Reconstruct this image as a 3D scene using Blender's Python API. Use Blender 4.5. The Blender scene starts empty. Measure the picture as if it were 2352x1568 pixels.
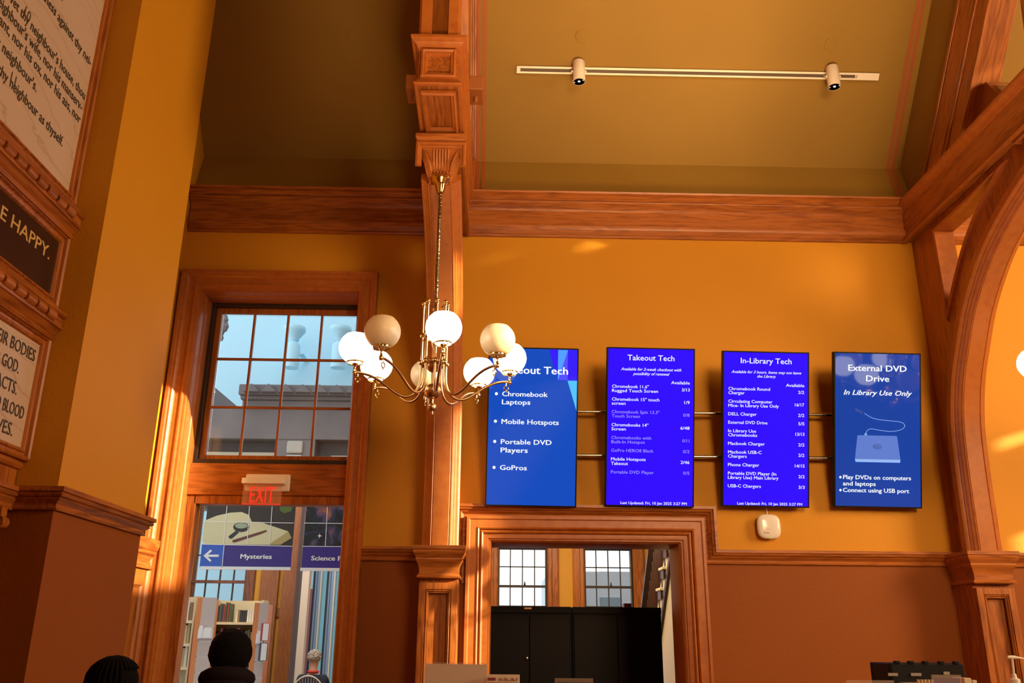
import bpy, bmesh, math, random
from mathutils import Vector, Matrix
random.seed(7)
S = bpy.context.scene
COL = S.collection
# ------------------------------------------------------------------ camera, world, sun, exposure
FPX = 2020.0
pit, yaw, rol = [math.radians(a) for a in (18.74, 1.12, 0.476)]
CAM = Vector((0, 0, 1.6))
FW = Vector((math.sin(yaw)*math.cos(pit), math.cos(yaw)*math.cos(pit), math.sin(pit)))
r0 = Vector((math.cos(yaw), -math.sin(yaw), 0)); u0 = r0.cross(FW)
RT = r0*math.cos(rol) + u0*math.sin(rol)
UP = u0*math.cos(rol) - r0*math.sin(rol)
cd = bpy.data.cameras.new('camera'); cam = bpy.data.objects.new('camera', cd); COL.objects.link(cam)
cd.sensor_width = 36.0; cd.lens = 36.0*FPX/2352.0; cd.clip_start = 0.05; cd.clip_end = 200
cam.matrix_world = Matrix(((RT.x, UP.x, -FW.x, CAM.x), (RT.y, UP.y, -FW.y, CAM.y), (RT.z, UP.z, -FW.z, CAM.z), (0, 0, 0, 1)))
S.camera = cam
S.view_settings.view_transform = 'Standard'; S.view_settings.look = 'None'
S.view_settings.exposure = 0.0; S.view_settings.gamma = 1.0; S.view_settings.use_curve_mapping = False

w = bpy.data.worlds.new('sky'); S.world = w; w.use_nodes = True
wb = w.node_tree.nodes['Background']; wb.inputs[0].default_value = (0.80, 0.89, 0.97, 1); wb.inputs[1].default_value = 1.45

def lamp(kind, name, loc, energy, color, target=None, size=1.0, size_y=None, angle=None, direction=None):
    d = bpy.data.lights.new(name, kind); d.energy = energy; d.color = color
    if kind == 'AREA':
        d.shape = 'RECTANGLE'; d.size = size; d.size_y = size_y or size
    elif kind == 'SUN': d.angle = angle
    elif kind in ('POINT', 'SPOT'): d.shadow_soft_size = size
    o = bpy.data.objects.new(name, d); COL.objects.link(o); o.location = loc
    if target is not None: direction = Vector(target) - Vector(loc)
    if direction is not None: o.rotation_euler = Vector(direction).to_track_quat('-Z', 'Y').to_euler()
    return o
SUN_DIR = Vector((-0.80, 0.34, -0.25)).normalized()
lamp('SUN', 'sun', (8, -8, 9), 15.0, (1.0, 0.78, 0.52), direction=SUN_DIR, angle=math.radians(0.6))
lamp('AREA', 'hall_right_fill', (8.6, 1.9, 4.6), 700, (1.0, 0.66, 0.34), target=(-1.0, 5.9, 3.3), size=3, size_y=3)  # unseen area light added as the hall's main light from the right
fl = lamp('AREA', 'hall_front_fill', (3.2, -3.4, 4.7), 60, (1.0, 0.66, 0.36), target=(2.4, 6.5, 3.8), size=2.2, size_y=2.2); fl.data.spread = math.radians(58)  # added fill from the front, spread kept narrow to miss the pier
hl = lamp('AREA', 'hall_ceiling_fill', (1.3, 1.3, 0.5), 66, (1.0, 0.64, 0.32), target=(1.5, 5.3, 7.2), size=2.4, size_y=1.0); hl.data.spread = math.radians(48)  # added fill aimed up to brighten the ceiling slope, no fixture there
lamp('AREA', 'reading_room_light', (-2.6, 10.5, 4.5), 130, (1.0, 0.86, 0.66), target=(-2.8, 11.5, 0.5), size=2.5, size_y=3)
lamp('AREA', 'stair_hall_light', (0.8, 10.3, 3.1), 70, (1.0, 0.78, 0.5), target=(0.8, 11.5, 0.5), size=2.0, size_y=2)

# ------------------------------------------------------------------ helpers
def at(u, v, X=None, Y=None, Z=None):
    d = FW + RT*((u-1176)/FPX) + UP*((784-v)/FPX)
    t = ((X-CAM.x)/d.x if X is not None else (Y-CAM.y)/d.y if Y is not None else (Z-CAM.z)/d.z)
    return CAM + d*t

class MB:
    def __init__(s): s.v = []; s.f = []; s.m = []; s.cur = 0
    def add(s, vs, fs):
        o = len(s.v); s.v += [Vector(p) for p in vs]
        for f in fs: s.f.append([i+o for i in f]); s.m.append(s.cur)
        return s
    def box(s, x0, x1, y0, y1, z0, z1):
        return s.add([(x0,y0,z0),(x1,y0,z0),(x1,y1,z0),(x0,y1,z0),(x0,y0,z1),(x1,y0,z1),(x1,y1,z1),(x0,y1,z1)],
            [(0,3,2,1),(4,5,6,7),(0,1,5,4),(1,2,6,5),(2,3,7,6),(3,0,4,7)])
    def hexa(s, a, b):   # two quads (lists of four points) bridged
        return s.add(list(a)+list(b), [(0,3,2,1),(4,5,6,7),(0,1,5,4),(1,2,6,5),(2,3,7,6),(3,0,4,7)])
    def tube(s, path, r, n=10, caps=True, closed=False):
        path = [Vector(p) for p in path]; N = len(path); rr = r if isinstance(r, (list, tuple)) else [r]*N
        prev = None; vs = []
        for i, p in enumerate(path):
            if closed: t = path[(i+1) % N]-path[i-1]
            else: t = path[min(i+1, N-1)]-path[max(i-1, 0)]
            t.normalize()
            if prev is None:
                a = Vector((0,0,1)) if abs(t.z) < 0.9 else Vector((1,0,0))
                nx = t.cross(a).normalized()
            else:
                nx = (prev - t*prev.dot(t)).normalized()
            prev = nx; ny = t.cross(nx)
            for k in range(n):
                a = 2*math.pi*k/n; vs.append(p+(nx*math.cos(a)+ny*math.sin(a))*rr[i])
        fs = []
        for i in range(N if closed else N-1):
            j = (i+1) % N
            for k in range(n): fs.append((i*n+k, i*n+(k+1) % n, j*n+(k+1) % n, j*n+k))
        if caps and not closed: fs += [tuple(range(n))[::-1], tuple((N-1)*n+k for k in range(n))]
        return s.add(vs, fs)
    def lathe(s, prof, c=(0,0,0), n=24, axis='Z'):
        vs = []; c = Vector(c)
        for r, h in prof:
            for k in range(n):
                a = 2*math.pi*k/n; x, y = r*math.cos(a), r*math.sin(a)
                q = (x,y,h) if axis == 'Z' else (h,x,y) if axis == 'X' else (x,h,y)
                vs.append(c+Vector(q))
        fs = []
        for i in range(len(prof)-1):
            for k in range(n): fs.append((i*n+k, i*n+(k+1) % n, (i+1)*n+(k+1) % n, (i+1)*n+k))
        if prof[0] == prof[-1]: return s.add(vs, fs)
        if prof[0][0] > 1e-4: fs.append(tuple(range(n))[::-1])
        if prof[-1][0] > 1e-4: fs.append(tuple((len(prof)-1)*n+k for k in range(n)))
        return s.add(vs, fs)
    def ball(s, c, r, n=16, sc=(1,1,1)):
        m = n//2; vs = []; fs = []
        for i in range(m+1):
            th = math.pi*i/m
            for k in range(n):
                a = 2*math.pi*k/n
                vs.append((c[0]+r*sc[0]*math.sin(th)*math.cos(a), c[1]+r*sc[1]*math.sin(th)*math.sin(a), c[2]+r*sc[2]*math.cos(th)))
        for i in range(m):
            for k in range(n): fs.append((i*n+k, (i+1)*n+k, (i+1)*n+(k+1) % n, i*n+(k+1) % n))
        return s.add(vs, fs)
    def prism(s, poly, fn, a0, a1):   # poly of (p,q); fn(p,q,a)->xyz
        n = len(poly)
        return s.add([fn(p,q,a0) for p,q in poly]+[fn(p,q,a1) for p,q in poly],
            [tuple(range(n))[::-1], tuple(range(n,2*n))]+[(i,(i+1) % n,n+(i+1) % n,n+i) for i in range(n)])
    def sweep(s, prof, path, N, closed=False, caps=True):
        N = Vector(N).normalized(); path = [Vector(p) for p in path]; L = len(path); m = len(prof); vs = []
        segs = []
        for i in range(L if closed else L-1):
            t = (path[(i+1) % L]-path[i]).normalized(); segs.append(N.cross(t).normalized())
        for i, p in enumerate(path):
            if closed: a, b = segs[i-1], segs[i]
            else: a, b = segs[max(i-1, 0)], segs[min(i, L-2)]
            d = (a+b)
            d = d/ (d.length**2/2) if d.length > 1e-6 else a
            if d.length > 1.7: d = d*(1.7/d.length)
            for (x, y) in prof: vs.append(p + d*x + N*y)
        fs = []
        for i in range(L if closed else L-1):
            j = (i+1) % L
            for k in range(m): fs.append((i*m+k, i*m+(k+1) % m, j*m+(k+1) % m, j*m+k))
        if caps and not closed: fs += [tuple(range(m))[::-1], tuple((L-1)*m+k for k in range(m))]
        return s.add(vs, fs)

def wloc(o):
    v = Vector(o.location)
    while o.parent: o = o.parent; v = v + Vector(o.location)
    return v
def obj(name, mb, mats, parent=None, smooth=None, local=False, loc=None, bevel=None, kind=None):
    me = bpy.data.meshes.new(name)
    off = Vector((0,0,0))
    if parent is not None and not local: off = wloc(parent)
    if loc is not None: off = Vector(loc)
    me.from_pydata([tuple(p-off) for p in mb.v], [], mb.f)
    if not isinstance(mats, (list, tuple)): mats = [mats]
    for m in mats: me.materials.append(m)
    if len(mats) > 1: me.polygons.foreach_set('material_index', mb.m)
    b = bmesh.new(); b.from_mesh(me); bmesh.ops.recalc_face_normals(b, faces=b.faces); b.to_mesh(me); b.free()
    if smooth:
        me.polygons.foreach_set('use_smooth', [True]*len(me.polygons)); me.set_sharp_from_angle(angle=math.radians(smooth))
    o = bpy.data.objects.new(name, me); COL.objects.link(o)
    if parent is not None: o.parent = parent
    if loc is not None: o.location = Vector(loc)-(wloc(parent) if parent is not None and not local else Vector((0,0,0)))
    if bevel:
        md = o.modifiers.new('bevel', 'BEVEL'); md.width = bevel; md.segments = 2; md.limit_method = 'ANGLE'; md.angle_limit = math.radians(50)
    if kind: o['kind'] = kind
    return o
def tag(o, label=None, cat=None, group=None, kind=None):
    if label: o['label'] = label
    if cat: o['category'] = cat
    if group: o['group'] = group
    if kind: o['kind'] = kind
    return o
def empty(name, loc, label=None, cat=None, group=None, kind=None, rot=(0,0,0)):
    o = bpy.data.objects.new(name, None); COL.objects.link(o); o.location = loc; o.rotation_euler = rot; o.empty_display_size = 0.1
    return tag(o, label, cat, group, kind)
def struct(name, mb, mats, **k):
    o = obj(name, mb, mats, **k); o['kind'] = 'structure'; return o
def copy_tree(o, parent=None):
    c = o.copy(); COL.objects.link(c); c.parent = parent
    for ch in list(o.children): copy_tree(ch, c)
    return c

# ------------------------------------------------------------------ materials
def newmat(name):
    m = bpy.data.materials.new(name); m.use_nodes = True; nt = m.node_tree; b = nt.nodes['Principled BSDF']
    return m, nt, b
def plain(name, c, rough=0.6, metal=0.0, spec=0.5, bump=0, bscale=80, emis=None, es=0, coat=0, var=0.0):
    m, nt, b = newmat(name)
    b.inputs['Base Color'].default_value = (*c, 1); b.inputs['Roughness'].default_value = rough
    b.inputs['Metallic'].default_value = metal; b.inputs['Specular IOR Level'].default_value = spec
    b.inputs['Coat Weight'].default_value = coat
    if emis: b.inputs['Emission Color'].default_value = (*emis, 1); b.inputs['Emission Strength'].default_value = es
    g = nt.nodes.new('ShaderNodeNewGeometry')
    if bump:
        n = nt.nodes.new('ShaderNodeTexNoise'); n.inputs['Scale'].default_value = bscale; n.inputs['Detail'].default_value = 3
        nt.links.new(g.outputs['Position'], n.inputs['Vector'])
        bp = nt.nodes.new('ShaderNodeBump'); bp.inputs['Strength'].default_value = bump; bp.inputs['Distance'].default_value = 0.004
        nt.links.new(n.outputs['Fac'], bp.inputs['Height']); nt.links.new(bp.outputs['Normal'], b.inputs['Normal'])
    if var:
        n = nt.nodes.new('ShaderNodeTexNoise'); n.inputs['Scale'].default_value = 1.6; n.inputs['Detail'].default_value = 4
        nt.links.new(g.outputs['Position'], n.inputs['Vector'])
        mx = nt.nodes.new('ShaderNodeMix'); mx.data_type = 'RGBA'
        mx.inputs[6].default_value = (*[x*(1-var) for x in c], 1); mx.inputs[7].default_value = (*[min(1, x*(1+var)) for x in c], 1)
        nt.links.new(n.outputs['Fac'], mx.inputs[0]); nt.links.new(mx.outputs[2], b.inputs['Base Color'])
    return m
def wood(name, axis, light, dark, rough=0.36, ring=1.0, amp=0.15, rotx=0.0):
    m, nt, b = newmat(name); g = nt.nodes.new('ShaderNodeNewGeometry')
    mp = nt.nodes.new('ShaderNodeMapping'); mp.inputs['Scale'].default_value = {'S':(2.2,2.2,2.2),'X':(0.9,9,9),'Y':(9,0.9,9),'Z':(9,9,0.9)}[axis]
    m0 = nt.nodes.new('ShaderNodeMapping'); m0.inputs['Rotation'].default_value = (rotx, 0, 0)
    nt.links.new(g.outputs['Position'], m0.inputs['Vector']); nt.links.new(m0.outputs[0], mp.inputs['Vector'])
    n1 = nt.nodes.new('ShaderNodeTexNoise'); n1.inputs['Scale'].default_value = 1.1*ring; n1.inputs['Detail'].default_value = 1.5
    nt.links.new(mp.outputs[0], n1.inputs['Vector'])
    mul = nt.nodes.new('ShaderNodeMath'); mul.operation = 'MULTIPLY'; mul.inputs[1].default_value = 46
    nt.links.new(n1.outputs['Fac'], mul.inputs[0])
    sn = nt.nodes.new('ShaderNodeMath'); sn.operation = 'SINE'; nt.links.new(mul.outputs[0], sn.inputs[0])
    n2 = nt.nodes.new('ShaderNodeTexNoise'); n2.inputs['Scale'].default_value = 9; n2.inputs['Detail'].default_value = 3
    nt.links.new(mp.outputs[0], n2.inputs['Vector'])
    n3 = nt.nodes.new('ShaderNodeTexNoise'); n3.inputs['Scale'].default_value = 0.5; n3.inputs['Detail'].default_value = 1
    nt.links.new(mp.outputs[0], n3.inputs['Vector'])
    ad = nt.nodes.new('ShaderNodeMath'); ad.operation = 'MULTIPLY_ADD'; ad.inputs[1].default_value = amp
    nt.links.new(sn.outputs[0], ad.inputs[0]); nt.links.new(n2.outputs['Fac'], ad.inputs[2])
    a2 = nt.nodes.new('ShaderNodeMath'); a2.operation = 'MULTIPLY_ADD'; a2.inputs[1].default_value = 0.7
    nt.links.new(n3.outputs['Fac'], a2.inputs[0]); nt.links.new(ad.outputs[0], a2.inputs[2])
    cr = nt.nodes.new('ShaderNodeValToRGB'); cr.color_ramp.elements[0].position = 0.45; cr.color_ramp.elements[1].position = 1.15-0.15
    cr.color_ramp.elements[0].color = (*dark, 1); cr.color_ramp.elements[1].color = (*light, 1)
    nt.links.new(a2.outputs[0], cr.inputs[0]); nt.links.new(cr.outputs[0], b.inputs['Base Color'])
    b.inputs['Roughness'].default_value = rough; b.inputs['Specular IOR Level'].default_value = 0.45
    bp = nt.nodes.new('ShaderNodeBump'); bp.inputs['Strength'].default_value = 0.06; bp.inputs['Distance'].default_value = 0.002
    nt.links.new(n2.outputs['Fac'], bp.inputs['Height']); nt.links.new(bp.outputs['Normal'], b.inputs['Normal'])
    return m
def emit(name, c, s=1.0, gloss=False, rough=0.12, sp=0.5):
    m, nt, b = newmat(name)
    b.inputs['Base Color'].default_value = (0.01, 0.01, 0.01, 1); b.inputs['Roughness'].default_value = rough
    b.inputs['Specular IOR Level'].default_value = sp if gloss else 0.0
    b.inputs['Emission Color'].default_value = (*c, 1); b.inputs['Emission Strength'].default_value = s
    return m
def glass(name, tint=(1,1,1), rough=0.0, opacity=0.12):
    m, nt, b = newmat(name); out = nt.nodes['Material Output']
    tr = nt.nodes.new('ShaderNodeBsdfTransparent'); tr.inputs[0].default_value = (*tint, 1)
    gl = nt.nodes.new('ShaderNodeBsdfGlossy'); gl.inputs['Roughness'].default_value = rough; gl.inputs[0].default_value = (1,1,1,1)
    fr = nt.nodes.new('ShaderNodeFresnel'); fr.inputs[0].default_value = 1.3
    mx = nt.nodes.new('ShaderNodeMixShader'); nt.links.new(fr.outputs[0], mx.inputs[0])
    nt.links.new(tr.outputs[0], mx.inputs[1]); nt.links.new(gl.outputs[0], mx.inputs[2]); nt.links.new(mx.outputs[0], out.inputs[0])
    return m
WL, WD = (0.42, 0.131, 0.022), (0.20, 0.050, 0.007)
WX = wood('oak_grain_x', 'X', WL, WD); WY = wood('oak_grain_y', 'Y', WL, WD); WZ = wood('oak_grain_z', 'Z', WL, WD)
WR = wood('oak_grain_slope', 'Z', WL, WD, rotx=-math.atan2(1, 1.15)); WS = wood('oak_smooth', 'S', WL, (0.33,0.078,0.011), amp=0.035)
WDK = wood('dark_stained_oak', 'Z', (0.20, 0.06, 0.018), (0.07, 0.02, 0.008))
WALL = plain('ochre_plaster', (0.62, 0.272, 0.009), 0.62, spec=0.3, bump=0.30, bscale=75, var=0.05)
DADO = plain('russet_plaster', (0.265, 0.068, 0.003), 0.6, spec=0.25, bump=0.30, bscale=75, var=0.06)
CEIL = plain('olive_ceiling_paint', (0.27, 0.150, 0.014), 0.75, var=0.08)
STRIPE = plain('terracotta_stripe_paint', (0.36, 0.085, 0.016), 0.7)
FLOORM = plain('floor_oak', (0.30, 0.15, 0.06), 0.5)
BLK = plain('black_metal', (0.006, 0.005, 0.007), 0.5, spec=0.2)
BRASS = plain('aged_brass', (0.55, 0.32, 0.13), 0.28, metal=1.0)
BRASSP = plain('polished_brass', (0.80, 0.55, 0.20), 0.14, metal=1.0)
CREAM = plain('cream_metal', (0.80, 0.72, 0.60), 0.45)
WHITE = plain('white_plastic', (0.85, 0.84, 0.80), 0.3)
CHROME = plain('brushed_steel', (0.62, 0.58, 0.5), 0.25, metal=1.0)
DARKW = plain('weathered_dark_frame', (0.035, 0.02, 0.012), 0.5)
GLASS = glass('window_glass')

def text(name, lines, mat, parent, frame, extrude=0.0006, local=True):
    """lines: (string, x, y, width or None, cap height, align, bold offset, shear); frame: (origin, right, up)"""
    O, R, U = [Vector(q) for q in frame]; Nn = R.cross(U)
    mb = MB()
    for (s, x, y, wd, cap, al, bo, sh) in lines:
        cu = bpy.data.curves.new('t', 'FONT'); cu.body = s; cu.size = 1;  cu.shear = sh; cu.resolution_u = 2; cu.extrude = 0
        cu.fill_mode = 'FRONT'
        to = bpy.data.objects.new('t', cu); COL.objects.link(to)
        dg = bpy.context.evaluated_depsgraph_get(); me = bpy.data.meshes.new_from_object(to.evaluated_get(dg))
        vs = [v.co.copy() for v in me.vertices]; fs = [tuple(p.vertices) for p in me.polygons]
        bpy.data.objects.remove(to); bpy.data.curves.remove(cu); bpy.data.meshes.remove(me)
        if not vs: continue
        x0 = min(v.x for v in vs); x1 = max(v.x for v in vs)
        sy = cap/0.70; sx = wd/(x1-x0) if wd else sy*0.98
        sh0 = {'l': 0, 'r': -(x1-x0), 'c': -(x1-x0)/2}[al]
        for ci, (ex, ey) in enumerate([(0, 0)] if bo <= 0 else [(-bo, -bo*0.5), (bo, -bo*0.5), (bo, bo*0.5), (-bo, bo*0.5)]):
            mb.add([O + R*(x+(v.x-x0+sh0+ex)*sx) + U*(y+(v.y+ey)*sy) + Nn*(extrude+ci*0.00025) for v in vs], fs)
    me = bpy.data.meshes.new(name); off = Vector((0,0,0)) if local else wloc(parent)
    me.from_pydata([tuple(p-off) for p in mb.v], [], mb.f); me.materials.append(mat)
    o = bpy.data.objects.new(name, me); COL.objects.link(o); o.parent = parent
    return o

# ================================================================== SHELL
YW = 6.5
XL = -2.50
EX0, EX1, EXT = -2.33, -1.088, 4.20      # exit doorway opening
D20, D21, D2T = -0.015, 1.36, 2.275      # second doorway
ZD = 2.17                                # colour change height (under the dado rail)
def wallbox(mb, x0, x1, y0, y1, z0, z1):
    if z0 < ZD: mb.cur = 1; mb.box(x0, x1, y0, y1, z0, min(z1, ZD))
    if z1 > ZD: mb.cur = 0; mb.box(x0, x1, y0, y1, max(z0, ZD), z1)
mb = MB()
for a in ((XL-0.3, EX0, 0, 5.07), (EX0, EX1, EXT, 5.07), (EX1, D20, 0, 5.07), (D20, D21, D2T, 5.07), (D21, 9.3, 0, 5.07)):
    wallbox(mb, a[0], a[1], YW, YW+0.33, a[2], a[3])
struct('wall_back', mb, [WALL, DADO])
mb = MB(); wallbox(mb, XL-0.3, XL, 4.9, YW+0.33, 0, 10.5); struct('wall_left', mb, [WALL, DADO])
mb = MB(); wallbox(mb, XL-0.3, -1.95, 3.98, 5.0, 0, 10.5); struct('wall_pier', mb, [WALL, DADO])
mb = MB(); wallbox(mb, -2.5, -2.17, -7, 3.98, 0, 10.5); struct('wall_tablets', mb, [WALL, DADO])
mb = MB(); mb.box(-3, 9.3, -7, YW+0.33, -0.1, 0); struct('floor', mb, FLOORM)
# sloping ceiling: plaster band leaning back above the crown, then the 49 degree slope
CZ, CY, CK = 5.47, 6.63, 1.15
def cz(y): return CZ+CK*(CY-y)
mb = MB()
YT = 2.7
pf = [(6.49, 5.05), (CY, CZ), (YT, cz(YT)), (-3.2, cz(YT)), (-7.0, 6.0)]
pf2 = [(-7.0, 6.25), (-3.3, cz(YT)+0.25), (YT+0.1, cz(YT)+0.25), (CY+0.28, CZ+0.05), (6.83, 5.05)]
mb.prism(pf+pf2, lambda p, q, a: (a, p, q), -2.8, 9.3)
struct('ceiling', mb, CEIL)
# painted double stripes framing each ceiling bay
def stripe(x0, x1, k):
    mb = MB(); e = 0.003
    n1 = Vector((0, -math.cos(math.atan(0.31)), -0.30)); 
    def q(y, z, d): return (y-d*0.75, z-d*0.65)
    a = [(6.505, 5.115), (CY, CZ), (YT+1.2, cz(YT+1.2))]
    pts = [(a[0][0]-e, a[0][1]), (a[1][0]-e, a[1][1]-e), (a[2][0]-e, a[2][1]-e)]
    for i in (0, 1):
        (y0, z0), (y1, z1) = pts[i], pts[i+1]
        mb.add([(x0,y0,z0),(x1,y0,z0),(x1,y1,z1),(x0,y1,z1)], [(0,1,2,3)])
    struct('trim_%d' % k, mb, STRIPE)
for k, (a, b) in enumerate(((-0.187, -0.160), (-0.140, -0.112), (-0.600, -0.573), (-0.645, -0.618), (3.340, 3.368), (3.385, 3.412))): stripe(a, b, 20+k)
# other walls of the hall (outside the frame), openings cut only to throw the wanted sun patches
def wall_with_holes(name, fn, W0, W1, H0, H1, holes, mats):
    xs = sorted({W0, W1, *[h[0] for h in holes], *[h[1] for h in holes]}); zs = sorted({H0, H1, *[h[2] for h in holes], *[h[3] for h in holes]})
    mb = MB()
    for i in range(len(xs)-1):
        for j in range(len(zs)-1):
            cx, cc = (xs[i]+xs[i+1])/2, (zs[j]+zs[j+1])/2
            if any(h[0] < cx < h[1] and h[2] < cc < h[3] for h in holes): continue
            mb.prism([(xs[i], zs[j]), (xs[i+1], zs[j]), (xs[i+1], zs[j+1]), (xs[i], zs[j+1])], fn, 0, 0.25)
    return struct(name, mb, mats)
#SUNHOLES
def sunhole(pts):   # points the sun should reach -> rectangle in the plane X = 9.0
    r = []
    for p in pts:
        p = Vector(p); t = (9.0-p.x)/(-SUN_DIR.x); q = p - SUN_DIR*t; r.append((q.y, q.z))
    return (min(a[0] for a in r), max(a[0] for a in r), min(a[1] for a in r), max(a[1] for a in r))
holes = [sunhole([(-2.50, 5.62, 1.9), (-2.45, 6.45, 3.40), (-2.33, 6.74, 2.7)]),
         sunhole([(-0.26, 6.13, 1.2), (0.03, 6.45, 1.2), (-0.2, 6.5, 3.2)]),
         sunhole([(3.8, 6.5, 2.98), (4.6, 6.5, 3.32)]),
         sunhole([(3.8, 6.5, 2.20), (4.6, 6.5, 2.60)]),
         sunhole([(3.9, 6.5, 1.2), (4.6, 6.5, 2.0)]),
         sunhole([(0.90, 6.4, 4.72), (1.35, 6.4, 4.80)]), sunhole([(-0.15, 6.5, 4.48), (0.16, 6.5, 4.56)])]
wall_with_holes('wall_right', lambda p, q, a: (9.0+a*0.12, p, q), -7.5, 7.0, 0, 11, holes, WALL)
mb = MB(); mb.box(-2.8, 9.3, -7.3, -7.0, 0, 11); struct('wall_front', mb, WALL)

# ------------------------------------------------------------------ crown moulding, dado rail
CROWN = [(0,0),(0,0.020),(0.012,0.030),(0.024,0.022),(0.032,0.030),(0.055,0.050),(0.070,0.052),(0.080,0.058),(0.092,0.058),(0.098,0.045),(0.104,0.034),
         (0.225,0.034),(0.240,0.044),(0.262,0.074),(0.276,0.090),(0.286,0.094),(0.296,0.080),(0.312,0.100),(0.326,0.118),(0.340,0.112),(0.345,0.126),(0.360,0.130),(0.360,0)]
for k, (a, b) in enumerate(((XL+0.01, -0.49), (-0.24, 3.36), (3.56, 8.9))):
    mb = MB(); mb.sweep(CROWN, [(a, YW, 4.70), (b, YW, 4.70)], (0,-1,0)); struct('trim_%d' % (1+k), mb, WX, smooth=25)
RAIL = [(0,0),(0,0.016),(0.008,0.020),(0.014,0.012),(0.026,0.014),(0.038,0.026),(0.046,0.036),(0.053,0.030),(0.058,0.044),(0.066,0.050),(0.074,0.044),(0.078,0.056),(0.098,0.056),(0.098,0)]
mb = MB(); mb.sweep(RAIL, [(-0.965, YW, 2.13), (-0.495, YW, 2.13)], (0,-1,0)); struct('trim_4', mb, WX, smooth=25)
mb = MB(); mb.sweep(RAIL, [(-0.19, YW, 1.98), (-0.19, YW, 2.44), (1.53, YW, 2.44), (1.53, YW, 2.13), (3.34, YW, 2.13)], (0,-1,0)); struct('trim_5', mb, WX, smooth=25)
mb = MB(); mb.sweep(RAIL, [(3.57, YW, 2.13), (8.9, YW, 2.13)], (0,-1,0)); struct('trim_6', mb, WX, smooth=25)
RAILH = [(b, a) for a, b in RAIL]
mb = MB(); mb.sweep(RAILH, [(XL, 5.0, 2.13), (-1.95, 5.0, 2.13), (-1.95, 3.98, 2.13), (-2.17, 3.98, 2.13)], (0,0,1)); struct('trim_7', mb, WY, smooth=25)

# ------------------------------------------------------------------ the tall exit doorway with its transom window
CAS = [(-0.002,-0.05),(-0.002,0.0),(0.006,0.016),(0.022,0.020),(0.030,0.034),(0.040,0.036),(0.046,0.026),(0.085,0.028),(0.092,0.040),(0.104,0.052),(0.118,0.054),(0.126,0.066),(0.148,0.068),(0.150,0.055),(0.150,0)]
door = empty('door_1', (-1.72, YW, 0), kind='structure')
mb = MB(); mb.sweep(CAS, [(EX0, YW, 0), (EX0, YW, EXT), (EX1, YW, EXT), (EX1, YW, 0)], (0,-1,0)); obj('casing', mb, WS, door, smooth=25)
REV = [(0,-0.30),(0,-0.05),(-0.008,-0.05),(-0.008,-0.11),(-0.016,-0.115),(-0.016,-0.30)]
mb = MB(); mb.sweep([(0.02,-0.31),(0.02,-0.01),(-0.005,-0.01),(-0.010,-0.03),(-0.010,-0.10),(-0.018,-0.11),(-0.018,-0.31)],
    [(EX0, YW, 0), (EX0, YW, EXT), (EX1, YW, EXT), (EX1, YW, 0)], (0,-1,0)); obj('reveal_lining', mb, WS, door, smooth=25)
mb = MB(); mb.box(EX0, EX1, 6.70, 6.84, 2.62, 2.86); obj('transom_bar', mb, WX, door, bevel=0.006)
mb = MB(); mb.box(EX0+0.07, EX1-0.012, 6.72, 6.84, 2.555, 2.62); mb.box(EX0, EX0+0.085, 6.72, 6.84, 0, 2.62); mb.box(EX1-0.012, EX1, 6.72, 6.84, 0, 2.62)
obj('door_frame', mb, WZ, door, bevel=0.004)
win = empty('window_1', (-1.72, 6.8, 2.86), kind='structure')
def ringbox(mb, x0, x1, z0, z1, t, y0, y1, tb=None):
    tb = tb or t
    mb.box(x0, x0+t, y0, y1, z0, z1); mb.box(x1-t, x1, y0, y1, z0, z1); mb.box(x0+t, x1-t, y0, y1, z1-t, z1); mb.box(x0+t, x1-t, y0, y1, z0, z0+tb)
mb = MB(); ringbox(mb, EX0+0.012, EX1-0.012, 2.86, EXT-0.012, 0.035, 6.74, 6.84, 0.04); obj('outer_frame', mb, DARKW, win, bevel=0.004)
sx0, sx1, sz0, sz1 = EX0+0.048, EX1-0.03, 2.90, EXT-0.045
mb = MB(); ringbox(mb, sx0, sx1+0.04, sz0, sz1, 0.045, 6.78, 6.82, 0.038); obj('sash', mb, WZ, win, bevel=0.004)
gx0, gx1, gz0, gz1 = -2.236, -1.12, 2.939, 4.103
xs = [-2.236, -1.972, -1.698, -1.424, -1.12]; zs = [2.939, 3.323, 3.722, 4.106]
for i in (1, 2, 3):
    mb = MB(); mb.box(xs[i]-0.009, xs[i]+0.009, 6.785, 6.815, sz0+0.03, sz1-0.04); obj('muntin', mb, WZ, win, bevel=0.003)
for j in (1, 2):
    mb = MB(); mb.box(sx0+0.04, sx1, 6.787, 6.813, zs[j]-0.009, zs[j]+0.009); obj('muntin', mb, WX, win, bevel=0.003)
for i in range(4):
    for j in range(3):
        mb = MB(); mb.box(xs[i]+0.009, xs[i+1]-0.009, 6.798, 6.802, zs[j]+0.009, zs[j+1]-0.009); obj('pane', mb, GLASS, win)
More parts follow.
